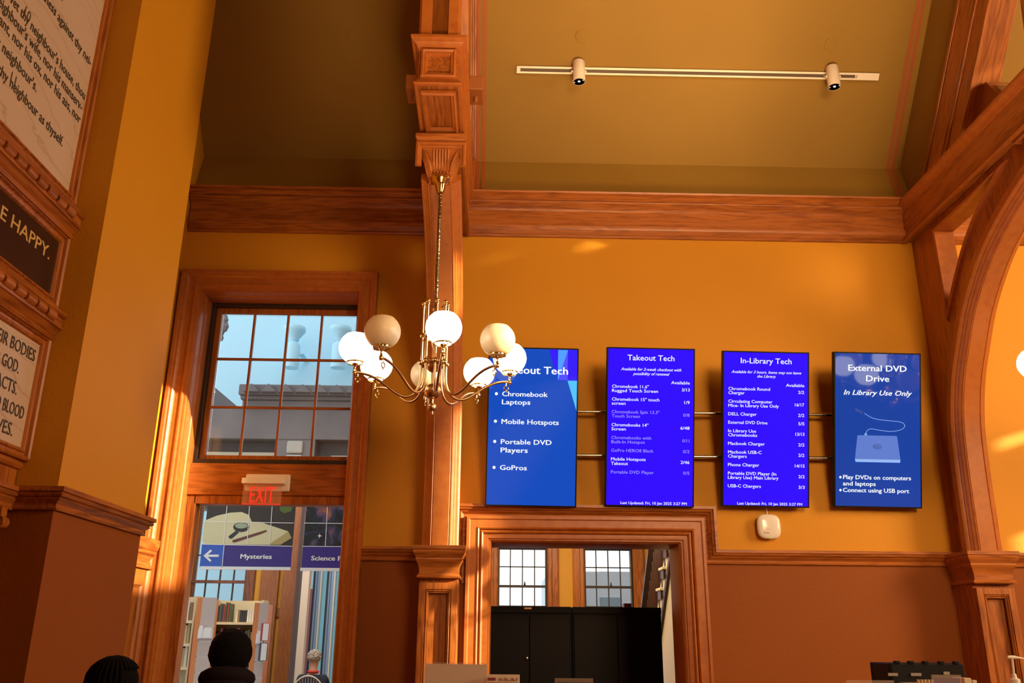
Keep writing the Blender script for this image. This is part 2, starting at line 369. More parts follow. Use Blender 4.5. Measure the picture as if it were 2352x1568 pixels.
# exit sign
ES = empty('exit_sign', (-1.70, 6.70, 2.66), 'edge-lit clear exit sign with red letters under a cream housing on the door transom', 'exit sign')
ACR = plain('acrylic', (0.75, 0.45, 0.30), 0.15)
_nt = ACR.node_tree; ACR.node_tree.nodes['Principled BSDF'].inputs['Alpha'].default_value = 0.22
RED = emit('red_lit_letters', (1.0, 0.035, 0.015), 1.15)
mb = MB(); mb.box(-1.875, -1.540, 6.665, 6.70, 2.645, 2.775); obj('back_plate', mb, CREAM, ES, bevel=0.01)
mb = MB(); mb.box(-1.882, -1.562, 6.59, 6.665, 2.690, 2.733); obj('housing', mb, CREAM, ES, bevel=0.006)
mb = MB(); mb.box(-1.870, -1.580, 6.615, 6.621, 2.540, 2.690); pn = obj('acrylic_panel', mb, ACR, ES, bevel=0.002)
mb = MB(); mb.box(-1.868, -1.582, 6.614, 6.622, 2.538, 2.5435); obj('glowing_edge', mb, RED, ES)
text('lettering', [('EXIT', -1.813, 2.552, 0.180, 0.118, 'l', 0.006, 0)], RED, ES, ((0, 6.612, 0), (1,0,0), (0,0,1)), local=False)

# ------------------------------------------------------------------ wide doorway under the screens
door2 = empty('door_2', (0.67, YW, 0), kind='structure')
CAS2 = [(-0.002,-0.04),(-0.002,0.0),(0.008,0.014),(0.016,0.014),(0.020,0.026),(0.040,0.030),(0.050,0.030),(0.056,0.044),(0.064,0.050),(0.072,0.046),(0.078,0.034),(0.084,0.050),(0.092,0.056),(0.098,0.050),
        (0.100,0.048),(0.148,0.050),(0.156,0.058),(0.175,0.058),(0.175,0)]
mb = MB(); mb.sweep(CAS2, [(D20, YW, 0), (D20, YW, D2T), (D21, YW, D2T), (D21, YW, 0)], (0,-1,0)); obj('casing', mb, WS, door2, smooth=25)
mb = MB(); mb.sweep([(0.02,-0.36),(0.02,-0.01),(-0.005,-0.01),(-0.010,-0.03),(-0.010,-0.36)], [(D20, YW, 0), (D20, YW, D2T), (D21, YW, D2T), (D21, YW, 0)], (0,-1,0)); obj('reveal_lining', mb, WS, door2, smooth=25)

# ================================================================== ROOF TRUSSES
INTR = [(6.191, 2.20), (6.185, 2.5), (6.175, 2.8), (6.152, 3.056), (6.105, 3.25), (6.03, 3.43), (5.925, 3.60), (5.77, 3.825), (5.58, 4.01), (5.40, 4.14), (5.19, 4.245), (4.98, 4.33)]
def spline(pts, n=4):
    out = []
    for i in range(len(pts)-1):
        p0 = Vector(pts[max(i-1, 0)]); p1 = Vector(pts[i]); p2 = Vector(pts[i+1]); p3 = Vector(pts[min(i+2, len(pts)-1)])
        for k in range(n):
            t = k/n
            out.append(0.5*((2*p1)+(p2-p0)*t+(2*p0-5*p1+4*p2-p3)*t*t+(3*p1-p0-3*p2+p3)*t**3))
    out.append(Vector(pts[-1])); return out
INS = spline(INTR, 3)
def truss(xc, xr, hw, label, pendant=True):
    T = empty('roof_truss', (xc, 6.35, 0), label, 'roof truss')
    YZ = lambda p, q, a: (a, p, q)
    INS = spline(INTR if pendant else INTR[:-1]+[(4.95, 4.335), (4.70, 4.405), (4.46, 4.44)], 3); ye = 4.98 if pendant else 4.50
    # pilaster
    x0, x1 = xc-0.132, xc+0.132
    mb = MB()
    mb.box(x0, x1, 6.235, 6.52, 0, 2.02)
    P = obj('pilaster', mb, WZ, T, bevel=0.004)
    mb = MB(); ringbox(mb, x0, x1, 0.9, 1.965, 0.045, 6.19, 6.236, 0.06); mb.box(x0, x1, 6.19, 6.236, 0, 0.9); obj('panel_frame', mb, WZ, P, bevel=0.003)
    mb = MB(); mb.sweep([(0,0),(0,0.014),(0.010,0.022),(0.016,0.012),(0.022,0.012),(0.024,0)], [(x1-0.045, 6.214, 0.96), (x1-0.045, 6.214, 1.92), (x0+0.045, 6.214, 1.92), (x0+0.045, 6.214, 0.96)], (0,-1,0), closed=True); obj('panel_moulding', mb, WZ, P, smooth=25)
    # capital of the pilaster : horizontal profile swept round three sides
    cap = [(0,0),(0.022,0.0),(0.026,0.010),(0.016,0.020),(0.004,0.026),(0.004,0.060),(0.012,0.085),(0.026,0.105),(0.034,0.112),(0.040,0.122),(0.034,0.132),(0.048,0.150),(0.060,0.162),(0.066,0.176),(0.060,0.184),(0.070,0.190),(0.070,0.214),(0,0.214)]
    mb = MB(); mb.sweep([(a*0.72, b+1.995) for a, b in cap], [(x1, 6.52, 0), (x1, 6.19, 0), (x0, 6.19, 0), (x0, 6.52, 0)], (0,0,-1)) if False else None
    mb = MB()
    path = [(x0, 6.52, 0), (x0, 6.19, 0), (x1, 6.19, 0), (x1, 6.52, 0)]
    mb.sweep([(-a*0.72, b+1.995) for a, b in cap], path, (0,0,1)); mb.box(x0+0.001, x1-0.001, 6.19, 6.52, 1.99, 2.209)
    obj('capital', mb, WX, T, smooth=25)
    # spandrel plate with open triangle
    out = [(6.51, 2.20), (6.51, 4.72), (ye, 4.72)] + [(p[0]+0.03, p[1]+0.03) for p in reversed(INS)]
    hole = spline([(6.137, 4.655), (6.132, 4.30), (6.125, 3.90)], 2)[:-1] + spline([(6.125, 3.90), (5.80, 4.26), (5.50, 4.48), (5.10, 4.655)], 3)[:-1]
    hole = [tuple(h) for h in hole] + [(5.10, 4.655), (5.6, 4.655)]
    bm = bmesh.new(); t2 = 0.055
    lo = [bm.verts.new((0, p, q)) for p, q in out]; li = [bm.verts.new((0, p, q)) for p, q in hole]
    es = [bm.edges.new((lo[i], lo[(i+1) % len(lo)])) for i in range(len(lo))] + [bm.edges.new((li[i], li[(i+1) % len(li)])) for i in range(len(li))]
    bmesh.ops.triangle_fill(bm, edges=es, use_beauty=True)
    bm.verts.index_update(); mb = MB()
    vs = [v.co.copy() for v in bm.verts]; fs = [[v.index for v in f.verts] for f in bm.faces]; n = len(vs)
    bd = [(e.verts[0].index, e.verts[1].index) for e in bm.edges if len(e.link_faces) == 1]; bm.free()
    mb.add([(xc-t2, v.y, v.z) for v in vs]+[(xc+t2, v.y, v.z) for v in vs], fs+[[i+n for i in f] for f in fs]+[(a, b, b+n, a+n) for a, b in bd])
    obj('spandrel', mb, WZ, T)
    mb = MB()
    for sx in (-1, 1):
        hp = [(xc+sx*t2, p, q) for p, q in hole]
        mb.sweep([(-0.035,0),(-0.035,0.020),(-0.02,0.028),(0,0.02),(0.012,0.002),(0.05,-0.02),(0.055,-0.03),(0.085,-0.04),(0.085,-0.055),(-0.035,-0.055)][::1], hp if sx > 0 else hp, (sx,0,0), closed=True) if sx > 0 else mb.sweep([(-a, b) for a, b in [(-0.035,0),(-0.035,0.020),(-0.02,0.028),(0,0.02),(0.012,0.002),(0.05,-0.02),(0.055,-0.03),(0.085,-0.04),(0.085,-0.055),(-0.035,-0.055)]], hp, (sx,0,0), closed=True)
    obj('opening_moulding', mb, WS, T, smooth=25)
    # curved brace (arch) with stepped edge mouldings
    half = [(0.0,0.055),(0.004,0.060),(0.0,0.066),(0.010,0.072),(0.016,0.084),(0.030,0.092),(0.034,0.100),(0.044,0.104),(0.048,0.118),(0.056,0.127),(0.11,0.127)]
    prof = [(a, -b) for a, b in half[::-1]] + half
    mb = MB(); mb.sweep([(-a, b) for a, b in prof] , [(xc, p[0], p[1]) for p in INS], (1,0,0))
    obj('curved_brace', mb, WS, T, smooth=30)
    # hammer beam
    mb = MB(); mb.box(xc-0.118, xc+0.118, 4.45, 6.51, 4.71, 5.0)
    for z in (): pass
    hb = obj('hammer_beam', mb, WY, T)
    LED = [(0,0),(0.012,0.004),(0.018,0.020),(0.030,0.034),(0.044,0.040),(0.050,0.052),(0.050,0.070),(0,0.070)]
    mb = MB(); mb.sweep([(-a, b) for a, b in LED], [(xc-0.118, 6.51, 4.955), (xc-0.118, 4.45, 4.955), (xc+0.118, 4.45, 4.955), (xc+0.118, 6.51, 4.955)], (0,0,1))
    mb.box(xc-0.118, xc+0.118, 4.45, 6.51, 4.96, 5.02)
    obj('top_moulding', mb, WS, T, smooth=25)
    LOW = [(0,0),(0.020,0),(0.026,0.012),(0.016,0.026),(0.010,0.030),(0.004,0.045),(0,0.05)]
    mb = MB(); mb.sweep([(-a, b) for a, b in LOW], [(xc-0.118, 6.51, 4.695), (xc-0.118, 4.45, 4.695), (xc+0.118, 4.45, 4.695), (xc+0.118, 6.51, 4.695)], (0,0,1)); obj('bottom_moulding', mb, WS, T, smooth=25)
    FR = [(0,0),(0,0.022),(0.012,0.030),(0.020,0.020),(0.030,0.020),(0.036,0.008),(0.040,0)]
    mb = MB(); mb.sweep(FR, [(xc+0.105, 4.45, 4.745), (xc+0.105, 4.45, 4.945), (xc-0.105, 4.45, 4.945), (xc-0.105, 4.45, 4.745)], (0,-1,0), closed=True); obj('end_panel_moulding', mb, WS, T, smooth=25)
    mb = MB(); mb.sweep(FR, [(xc+0.105, 4.94, 4.705), (xc+0.105, 4.50, 4.705), (xc-0.105, 4.50, 4.705), (xc-0.105, 4.94, 4.705)], (0,0,-1), closed=True); obj('soffit_moulding', mb, WS, T, smooth=25)
    if pendant:
        # carved corbel
        K = MB()
        ab = [(0,0),(0.014,0.0),(0.022,0.012),(0.018,0.024),(0.030,0.032),(0.036,0.046),(0.036,0.070),(0.016,0.084),(0,0.084)]
        p3 = [(xc-0.128, 5.04, 0), (xc-0.128, 4.93, 0), (xc+0.128, 4.93, 0), (xc+0.128, 5.04, 0)]
        K.sweep([(-a, b+4.585) for a, b in ab], p3, (0,0,1)); K.box(xc-0.127, xc+0.127, 4.93, 5.04, 4.56, 4.70)
        cb = obj('corbel', K, WX, T, smooth=25)
        mb = MB(); mb.sweep([(-0.020,0),(-0.020,0.012),(-0.008,0.016),(-0.004,0.030),(0.006,0.034),(0.018,0.028),(0.018,0)], [(xc-0.142, 4.932, 4.435), (xc-0.142, 4.932, 4.584), (xc+0.142, 4.932, 4.584), (xc+0.142, 4.932, 4.435)], (0,-1,0))
        obj('corbel_frame', mb, WS, cb, smooth=25)
        mb = MB()
        def lay(z): 
            t = (z-4.36)/0.21; return 0.075+0.045*min(1, t)**0.6
        pr_ = [(lay(z), z) for z in (4.36, 4.40, 4.44, 4.48, 4.52, 4.57)]
        for (h1, z1), (h2, z2) in zip(pr_[:-1], pr_[1:]):
            mb.hexa([(xc-h1, 5.02-h1*0.8, z1), (xc+h1, 5.02-h1*0.8, z1), (xc+h1, 5.05, z1), (xc-h1, 5.05, z1)], [(xc-h2, 5.02-h2*0.8, z2), (xc+h2, 5.02-h2*0.8, z2), (xc+h2, 5.05, z2), (xc-h2, 5.05, z2)])
        bell = obj('carved_bell', mb, WS, cb)
        mb = MB()
        for i in range(6):
            x = xc+(i-2.5)*0.0185
            mb.tube([(x*1.0, 4.952, 4.42), (x, 4.945, 4.45), (x, 4.925, 4.50), (x, 4.915, 4.55)], [0.009, 0.0095, 0.0085, 0.006], 8)
        obj('reeding', mb, WS, cb, smooth=60, kind='stuff')
        mb = MB()
        for i in range(7): mb.ball((xc+(i-3)*0.0205, 4.945, 4.402), 0.010, 10)
        for sx in (-1, 1):
            for i in range(5): mb.ball((xc+sx*0.066, 4.952, 4.385-i*0.014), 0.007, 8)
        obj('bead_row', mb, WS, cb, smooth=60, kind='stuff')
        mb = MB()
        for sx in (-1, 1):
            for k in range(5):
                pts = [(xc+sx*(0.062+0.012*k*0.6+0.05*t**1.5*(1-k*0.08)), 4.945-0.02*math.sin(t*3)-0.02*t+0.02*k*0.3, 4.41+0.14*t*(1-0.05*k)) for t in [i/6 for i in range(7)]]
                mb.tube(pts, [0.006, 0.007, 0.007, 0.006, 0.006, 0.005, 0.003], 6)
                c = Vector((xc+sx*(0.075+0.008*k), 4.93, 4.47+0.018*k))
                mb.tube([(c.x+0.013*math.cos(a)*(1-a/9), c.y-0.004, c.z+0.016*math.sin(a)*(1-a/9)) for a in [i*0.7 for i in range(9)]], 0.004, 6)
        obj('leaf_carving', mb, WS, cb, smooth=60, kind='stuff')
    # rafter
    ang = math.atan(CK)
    def line(off, y): return cz(y)-off
    # web from ceiling down, then the moulded rafter under it
    def slab(name, d0, d1, x0, x1, m, ylo=6.45, par=T):
        # d: distance below the ceiling plane (vertical)
        mb = MB(); y1 = 3.0
        ya = ylo
        pts = []
        top = [(ya, cz(ya)-d0), (y1, cz(y1)-d0)]; bot = [(y1, cz(y1)-d1), (ya, cz(ya)-d1)]
        poly = top+bot
        # clip under z 5.0
        res = []
        for i in range(4):
            a, b = poly[i], poly[(i+1) % 4]
            if a[1] >= 5.0: res.append(a)
            if (a[1] >= 5.0) != (b[1] >= 5.0):
                t = (5.0-a[1])/(b[1]-a[1]); res.append((a[0]+(b[0]-a[0])*t, 5.0))
        mb.prism(res, YZ, x0, x1); return obj(name, mb, m, par, bevel=0.004)
    slab('rafter_web', -0.02, 0.75, xr-hw*0.62, xr+hw*0.62, CEIL if hw < 0.15 else WR, 6.95)
    slab('rafter', 0.72, 1.42, xr-hw*0.80, xr+hw*0.80, WR)
    if hw >= 0.15:
        for sx in (-1, 1):
            for (a, b, dd) in ((0.62, 0.70, 0.16), (0.70, 0.80, 0.10), (0.80, 0.90, 0.07), (0.90, 1.0, 0.045)):
                xa, xb = sorted((xr+sx*hw*a, xr+sx*hw*b)); slab('ceiling_moulding', -0.02, dd, xa, xb, WR, 6.60); mb = MB(); mb.prism([(6.50-dd*0.8, 5.05), (6.52, 5.05), (CY+0.02, CZ), (CY-dd*0.8, CZ+0.02)], YZ, xa, xb); obj('ceiling_moulding', mb, WZ, T)
    else:
        for dd, (a, b) in ((1.06, (0.80, 0.86)), (1.14, (0.80, 0.90)), (0.74, (0.80, 0.88))):
            for sx in (-1, 1):
                xa, xb = sorted((xr+sx*hw*a, xr+sx*hw*b)); slab('rafter_moulding', dd, dd+0.05, xa, xb, WR)
    # upper curved brace standing on the beam end
    so = spline([(4.44, 5.02), (4.42, 5.35), (4.33, 5.75), (4.12, 6.15), (3.75, 6.55), (3.2, 6.9)], 3); si = spline([(4.70, 5.02), (4.66, 5.35), (4.60, 5.75), (4.45, 6.20), (4.10, 6.75), (3.4, 7.3)], 3)
    mb = MB(); poly = [tuple(p) for p in so]+[tuple(p) for p in reversed(si)]
    mb.prism(poly, YZ, xc-0.075, xc+0.075); ub = obj('upper_brace', mb, WZ, T)
    mb = MB(); mb.sweep([(a-0.02, b) for a, b in [(0, -0.11), (0.02,-0.125), (0.06,-0.125), (0.06,-0.05), (0.05,-0.05), (0.05,0.05), (0.06,0.05), (0.06,0.125), (0.02,0.125), (0, 0.11), (0,0.052),(0.02,0.048),(0.02,-0.048),(0,-0.052)]][::-1], [(xc, p[0], p[1]) for p in so], (-1,0,0))
    obj('brace_moulding', mb, WS, ub, smooth=25)
    return T
T1 = truss(-0.365, -0.360, 0.17, 'wooden roof truss between the two doorways, carved corbel with chandelier at its end')
T2 = truss(3.455, 3.545, 0.13, 'wooden hammerbeam roof truss at the right with curved brace and open triangle', pendant=False)
mb = MB()   # straight mitred moulding that turns the crown up beside the centre rafter
# ------------------------------------------------------------------ chandelier
def chandelier(cx, cy, label):
    C = empty('chandelier', (cx, cy, 2.85), label, 'chandelier', 'brass chandeliers hanging from the truss corbels')
    mb = MB(); mb.lathe([(0.0,4.375),(0.050,4.375),(0.062,4.365),(0.066,4.350),(0.058,4.335),(0.040,4.322),(0.034,4.310),(0.030,4.285),(0.022,4.262),(0.022,4.250),(0.0,4.250)], (cx,cy,0), 28); obj('canopy', mb, BRASSP, C, smooth=40)
    mb = MB()
    n = 300; tw = []
    mb.tube([(cx, cy, 4.26), (cx, cy, 3.40)], 0.0085, 8)
    for ph in (0, math.pi):
        mb.tube([(cx+0.0085*math.cos(t*0.85+ph), cy+0.0085*math.sin(t*0.85+ph), 4.26-0.86*t/n) for t in range(n+1)], 0.0045, 5)
    obj('twisted_rod', mb, plain('dark_rope_brass', (0.30, 0.20, 0.09), 0.3, metal=1.0), C, smooth=60)
    mb = MB(); mb.tube([(cx, cy, 3.45), (cx, cy, 2.83)], 0.007, 10)
    mb.lathe([(0,3.40),(0.012,3.39),(0.022,3.36),(0.030,3.32),(0.030,3.29),(0.018,3.25),(0.008,3.22),(0.007,3.2)], (cx,cy,0), 20)
    obj('centre_stem', mb, BRASS, C, smooth=50)
    for nm, z, r in (('upper_ball', 3.125, 0.045), ('large_ball', 2.965, 0.0475), ('small_ball', 2.870, 0.026), ('finial', 2.838, 0.009)):
        mb = MB(); mb.ball((cx, cy, z), r, 28); obj(nm, mb, BRASS, C, smooth=80)
    for zr in (3.128, 3.298): mb = MB(); mb.lathe([(0.066,zr),(0.080,zr),(0.080,zr+0.012),(0.066,zr+0.012),(0.066,zr)], (cx,cy,0), 28); obj('collar_ring', mb, BRASS, C, smooth=50)
    lit = [1, 0, 1, 1, 0, 1, 1, 0]
    for k in range(8):
        a = math.radians(-80+45*k); dx, dy = math.cos(a), math.sin(a)
        def q(r, z): return (cx+dx*r, cy+dy*r, z)
        base = q(0.073, 3.13)
        path = [q(0.073, 3.50), q(0.073, 3.30), q(0.073, 3.14), q(0.073, 3.06)] + [tuple(Vector(v)) for v in (q(0.078,3.01), q(0.095,2.965), q(0.125,2.935), q(0.165,2.925), q(0.21,2.94), q(0.26,2.975), q(0.31,3.01), q(0.36,3.035), q(0.41,3.048), q(0.445,3.050))]
        path = [tuple(p_) for p_ in spline(path, 4)]
        mb = MB(); mb.tube(path, 0.0075, 10); A = obj('arm', mb, BRASS, C, smooth=60)
        mb = MB(); mb.ball(q(0.073, 3.508), 0.015, 14); mb.lathe([(0.011,3.485),(0.011,3.495)], q(0.073,0), 10); obj('tip_ball', mb, BRASSP, A, smooth=80)
        mb = MB(); mb.ball(q(0.073, 3.305), 0.0165, 14); mb.ball(q(0.073, 3.135), 0.0175, 14); obj('collar_balls', mb, BRASSP, A, smooth=80)
        mb = MB()
        g = q(0.455, 0)
        mb.lathe([(0,3.035),(0.008,3.035),(0.012,3.042),(0.012,3.058),(0.007,3.064),(0.006,3.085),(0.010,3.092),(0.016,3.098),(0.018,3.104),(0,3.106)], g, 12)
        mb.lathe([(0.0455,3.108),(0.049,3.105),(0.050,3.113),(0.048,3.117),(0.0455,3.108)], g, 26)
        for j in range(3):
            b = a+j*2*math.pi/3+0.5
            mb.tube([(g[0]+math.cos(b)*r, g[1]+math.sin(b)*r, z) for r, z in ((0.012,3.094),(0.028,3.092),(0.042,3.100),(0.049,3.110),(0.052,3.122))], 0.0022, 6)
        obj('shade_gallery', mb, BRASSP, A, smooth=50)
        mb = MB(); c = q(0.435, 3.012)
        mb.tube([(c[0]+dx*0.013*math.cos(t), c[1]+dy*0.013*math.cos(t), c[2]+0.015*math.sin(t)) for t in [i*math.pi/7 for i in range(14)]], 0.0032, 6, closed=True)
        mb.tube([(c[0], c[1], c[2]+0.014), (c[0], c[1], c[2]+0.034)], 0.004, 6); mb.ball((c[0], c[1], c[2]-0.020), 0.005, 8)
        obj('hanging_ring', mb, BRASSP, A, smooth=60)
        R = 0.100; gp = []
        for i in range(17):
            t = math.radians(150-i*(150-41)/16) ; gp.append((R*math.sin(t), 3.200+0.97*R*math.cos(t)))
        gp += [(gp[-1][0]-0.002, gp[-1][1]+0.003), (gp[-1][0]-0.008, gp[-1][1]-0.001)]
        mb = MB(); mb.lathe([(0.0, gp[0][1]+0.002)]+gp, g, 32)
        # open top: drop the cap
        mb.f.pop(); mb.m.pop()
        s = obj('globe_shade', mb, GLOBE_LIT if lit[k] else GLOBE_OFF, A, smooth=50)
        tag(s, 'lit white glass globe' if lit[k] else 'unlit cream glass globe')
    return C
GLOBE_LIT = emit('lit_opal_glass', (1.0, 0.93, 0.80), 5.0)
GLOBE_OFF = plain('opal_glass_glow', (0.80, 0.62, 0.38), 0.28, emis=(0.9, 0.55, 0.22), es=0.10)  # unlit globes get a faint emission added to their glass
C1 = chandelier(-0.362, 4.95, 'brass eight-globe chandelier in front of the first screen, five globes lit')
C2 = copy_tree(C1); C2.location = (3.62, 4.72, 2.85); C2['label'] = 'brass globe chandelier at the right edge beyond the curved truss, one globe showing'

# ------------------------------------------------------------------ screens on rails
LM = {}
def lin(c):
    return tuple(((x/255)/12.92 if x/255 <= 0.04045 else ((x/255+0.055)/1.055)**2.4) for x in c)
TXT = emit('screen_white_text', (0.95, 0.97, 1.0), 1.0); DIM = emit('screen_dim_text', lin((165,150,255)), 1.0)
def screen(px, tiltd, bg, label, zoff, lines, bulls=(), polys=(), cap_tex=None, Y=6.27):
    u0_, v0_, u1_, v1_ = px; c = at((u0_+u1_)/2, (v0_+v1_)/2, Y=Y)
    W = 0.662*(u1_-u0_)/207; H = W*(v1_-v0_)/(u1_-u0_); sc = W/(u1_-u0_)
    R = empty('display_screen', c, label, 'screen', 'portrait screens on the wall rails', rot=(math.radians(tiltd), 0, 0))
    R.rotation_euler = (math.radians(tiltd), math.radians(0.5), 0)
    mb = MB(); mb.box(-W/2, W/2, 0.0, 0.045, -H/2, H/2); ringbox(mb, -W/2, W/2, -H/2, H/2, 0.010, -0.004, 0.0); obj('bezel', mb, BLK, R, local=True, bevel=0.002)
    m = emit('screen_'+label[:6].strip().replace(' ', '_'), bg, 1.0, gloss=True, rough=0.05, sp=0.5 if 'rightmost' in label else 0.15)
    if cap_tex: cap_tex(m, H)
    mb = MB(); mb.box(-W/2+0.010, W/2-0.010, -0.002, 0.001, -H/2+0.010, H/2-0.010); obj('display_panel', mb, m, R, local=True)
    mb = MB(); mb.box(-0.12, 0.12, 0.045, 0.11, -0.2, 0.2); mb.box(-0.16, -0.12, 0.045, 0.14, -0.25, 0.25); mb.box(0.12, 0.16, 0.045, 0.14, -0.25, 0.25); obj('wall_bracket', mb, BLK, R, local=True)
    ox, oy = zoff; k = 3.919
    def L(x, y): return (((x/k+ox)-(u0_+u1_)/2)*sc, ((v0_+v1_)/2-(y/k+oy))*sc)
    fr = ((0, -0.0022, 0), (1,0,0), (0,0,1))
    for nm, mat, sel in (('lettering', TXT, 0), ('dim_lettering', DIM, 1)):
        T = []
        for ln in lines:
            s, x0, x1, y, cap, bo, sh, d = ln
            if d != sel: continue
            a = L(x0, y); b = L(x1, y); T.append((s, a[0], a[1], b[0]-a[0], cap/k*sc, 'l', bo, sh))
        if T: text(nm, T, mat, R, fr)
    if bulls:
        for x, y, r in bulls:
            mb = MB(); a = L(x, y); mb.add([(a[0]+r/k*sc*math.cos(t*math.pi/10), -0.0028, a[1]+r/k*sc*math.sin(t*math.pi/10)) for t in range(20)], [tuple(range(20))])
            obj('bullet_point', mb, TXT, R, local=True)
    for nm, pts, col, dd in polys:
        mb = MB(); q = [L(*p) for p in pts]; mb.add([(a, -0.0022-dd*0.0002, b) for a, b in q], [tuple(range(len(q)))]); obj(nm, mb, emit('scr_'+nm, lin(col), 1.0), R, local=True)
    return R, L, sc
B = 0.018; M = 0.008; N_ = 0.003
s1 = [("Takeout Tech",170,790,310,67,B,0,0),("Chromebook",205,612,515,43,B,0,0),("Laptops",205,458,587,43,B,0,0),("Mobile Hotspots",205,715,762,43,B,0,0),("Portable DVD",203,655,941,43,B,0,0),("Players",203,443,1015,43,B,0,0),("GoPros",200,438,1170,43,B,0,0)]
screen((1119,799,1326,1160), 15, lin((0,74,190)), 'portrait screen behind the chandelier listing laptops, hotspots, DVD players and cameras', (1100,780), s1,
  bulls=((153,495,14),(150,740,14),(148,920,14),(147,1150,14)),
  polys=(('violet_block', [(615,88),(875,88),(875,362),(700,362)], (52,24,250), 1), ('light_violet_block', [(788,90),(788,360),(705,360)], (82,80,255), 2), ('sky_blue_wedge', [(700,90),(788,90),(705,355),(700,355)], (80,160,255), 3), ('sky_blue_triangle', [(788,364),(875,364),(873,635)], (80,195,255), 2)))
s2 = [("Takeout Tech",272,695,190,50,M,0,0),("Available for 2-week checkout with",213,758,282,26,M,0.35,0),("possibility of renewal",323,652,322,26,M,0.35,0),("Available",668,835,397,28,M,0,0),
("Chromebook 11.6''",136,466,440,28,M,0,0),("Rugged Touch Screen",136,550,478,28,M,0,0),("3/13",765,836,460,28,M,0,0),
("Chromebook 15'' touch",136,563,555,28,M,0,0),("screen",136,259,592,28,M,0,0),("1/9",788,836,573,28,M,0,0),
("Chromebook Spin 13.3''",136,565,668,28,N_,0,1),("Touch Screen",136,389,706,28,N_,0,1),("0/8",778,836,686,28,N_,0,1),
("Chromebooks 14''",136,466,784,28,M,0,0),("Screen",136,264,821,28,M,0,0),("6/48",755,837,802,28,M,0,0),
("Chromebooks with",136,493,898,28,N_,0,1),("Built-In Hotspot",136,437,936,28,N_,0,1),("0/11",773,836,915,28,N_,0,1),
("GoPro HERO8 Black",136,515,1012,28,N_,0,1),("0/2",780,838,1011,28,N_,0,1),
("Mobile Hotspots",136,445,1089,28,M,0,0),("Takeout",136,287,1128,28,M,0,0),("2/46",760,838,1107,28,M,0,0),
("Portable DVD Player",136,519,1204,28,N_,0,1),("0/5",782,839,1202,28,N_,0,1),("Last Updated: Fri, 10 Jan 2025 3:27 PM",225,817,1472,24,M,0,0)]
screen((1392,799,1595,1161), 15, lin((44,0,255)), 'violet-blue portrait screen headed Takeout Tech with a list of availability counts', (1370,780), s2)
s3 = [("In-Library Tech",237,697,216,50,M,0,0),("Available for 3 hours. Items may not leave",152,785,306,25,M,0.35,0),("the Library.",387,555,343,25,M,0.35,0),("Available",647,812,420,28,M,0,0),
("Chromebook Round",126,502,460,28,M,0,0),("Charger",126,272,497,28,M,0,0),("2/2",757,811,482,28,M,0,0),("Circulating Computer",126,524,573,28,M,0,0),("Mice- In Library Use Only",126,582,611,28,M,0,0),("16/17",728,811,594,28,M,0,0),
("DELL Charger",126,382,687,28,M,0,0),("2/2",757,812,688,28,M,0,0),("External DVD Drive",126,479,762,28,M,0,0),("5/5",759,813,763,28,M,0,0),("In Library Use",126,377,838,28,M,0,0),("Chromebooks",126,387,875,28,M,0,0),("13/13",733,813,857,28,M,0,0),
("Macbook Charger",126,455,951,28,M,0,0),("2/2",759,813,952,28,M,0,0),("Macbook USB-C",126,427,1027,28,M,0,0),("Chargers",126,293,1064,28,M,0,0),("2/2",759,813,1045,28,M,0,0),("Phone Charger",126,406,1140,28,M,0,0),("14/15",728,815,1140,28,M,0,0),
("Portable DVD Player (In",126,560,1216,28,M,0,0),("Library Use) Main Library",126,580,1253,28,M,0,0),("2/2",760,815,1235,28,M,0,0),("USB-C Chargers",126,422,1328,28,M,0,0),("3/3",761,816,1329,28,M,0,0),("Last Updated: Fri, 10 Jan 2025 3:27 PM",212,793,1479,24,M,0,0)]
screen((1659,807,1859,1162), 15, lin((44,0,255)), 'violet-blue portrait screen headed In-Library Tech above the white access point', (1640,780), s3)
s4 = [("External DVD",228,758,283,55,B,0,0),("Drive",390,598,376,55,B,0,0),("In Library Use Only",185,805,500,45,B,0.3,0),("Play DVDs on computers",178,790,1255,37,B,0,0),("and laptops",176,470,1312,37,B,0,0),("Connect using USB port",176,772,1370,37,B,0,0)]
R4, L4, sc4 = screen((1915,809,2117,1164), 15, lin((0,62,160)), 'rightmost blue portrait screen picturing an external disc drive with its cable', (1890,780), s4, bulls=((153,1240,11),(153,1355,11)),
  polys=(('drive_top', [(308,866),(320,862),(658,862),(668,868),(697,1075),(285,1075)], (95,125,205), 1), ('drive_edge', [(285,1075),(697,1075),(693,1101),(290,1101)], (150,185,245), 1), ('usb_plug', [(286,622),(300,620),(362,655),(352,672),(288,642)], (60,75,150), 2), ('cable_boot', [(372,842),(395,842),(397,862),(370,862)], (120,150,215), 2),
  ('logo_ring', [(488+40*math.cos(t*math.pi/12), 961+22*math.sin(t*math.pi/12)) for t in range(24)], (45,55,110), 2), ('logo_inside', [(488+36*math.cos(t*math.pi/12), 961+18*math.sin(t*math.pi/12)) for t in range(24)], (95,125,205), 3)))
mb = MB(); cp = spline([(383,860),(392,826),(430,803),(520,815),(620,822),(708,803),(738,770),(715,741),(650,730),(520,720),(440,703),(372,664)], 5)
cpl = [L4(*p) for p in cp]; mb.tube([(a, -0.0025, b) for a, b in cpl], 0.0016, 5); obj('cable_picture', mb, emit('scr_cable', lin((170,200,255)), 1.0), R4, local=True)
text('logo_lettering', [('DELL', L4(460,970)[0], L4(460,970)[1], L4(516,0)[0]-L4(460,0)[0], 17/3.919*sc4, 'l', 0.01, 0)], emit('scr_logo', lin((40,50,105)), 1.0), R4, ((0,-0.0032,0),(1,0,0),(0,0,1)))
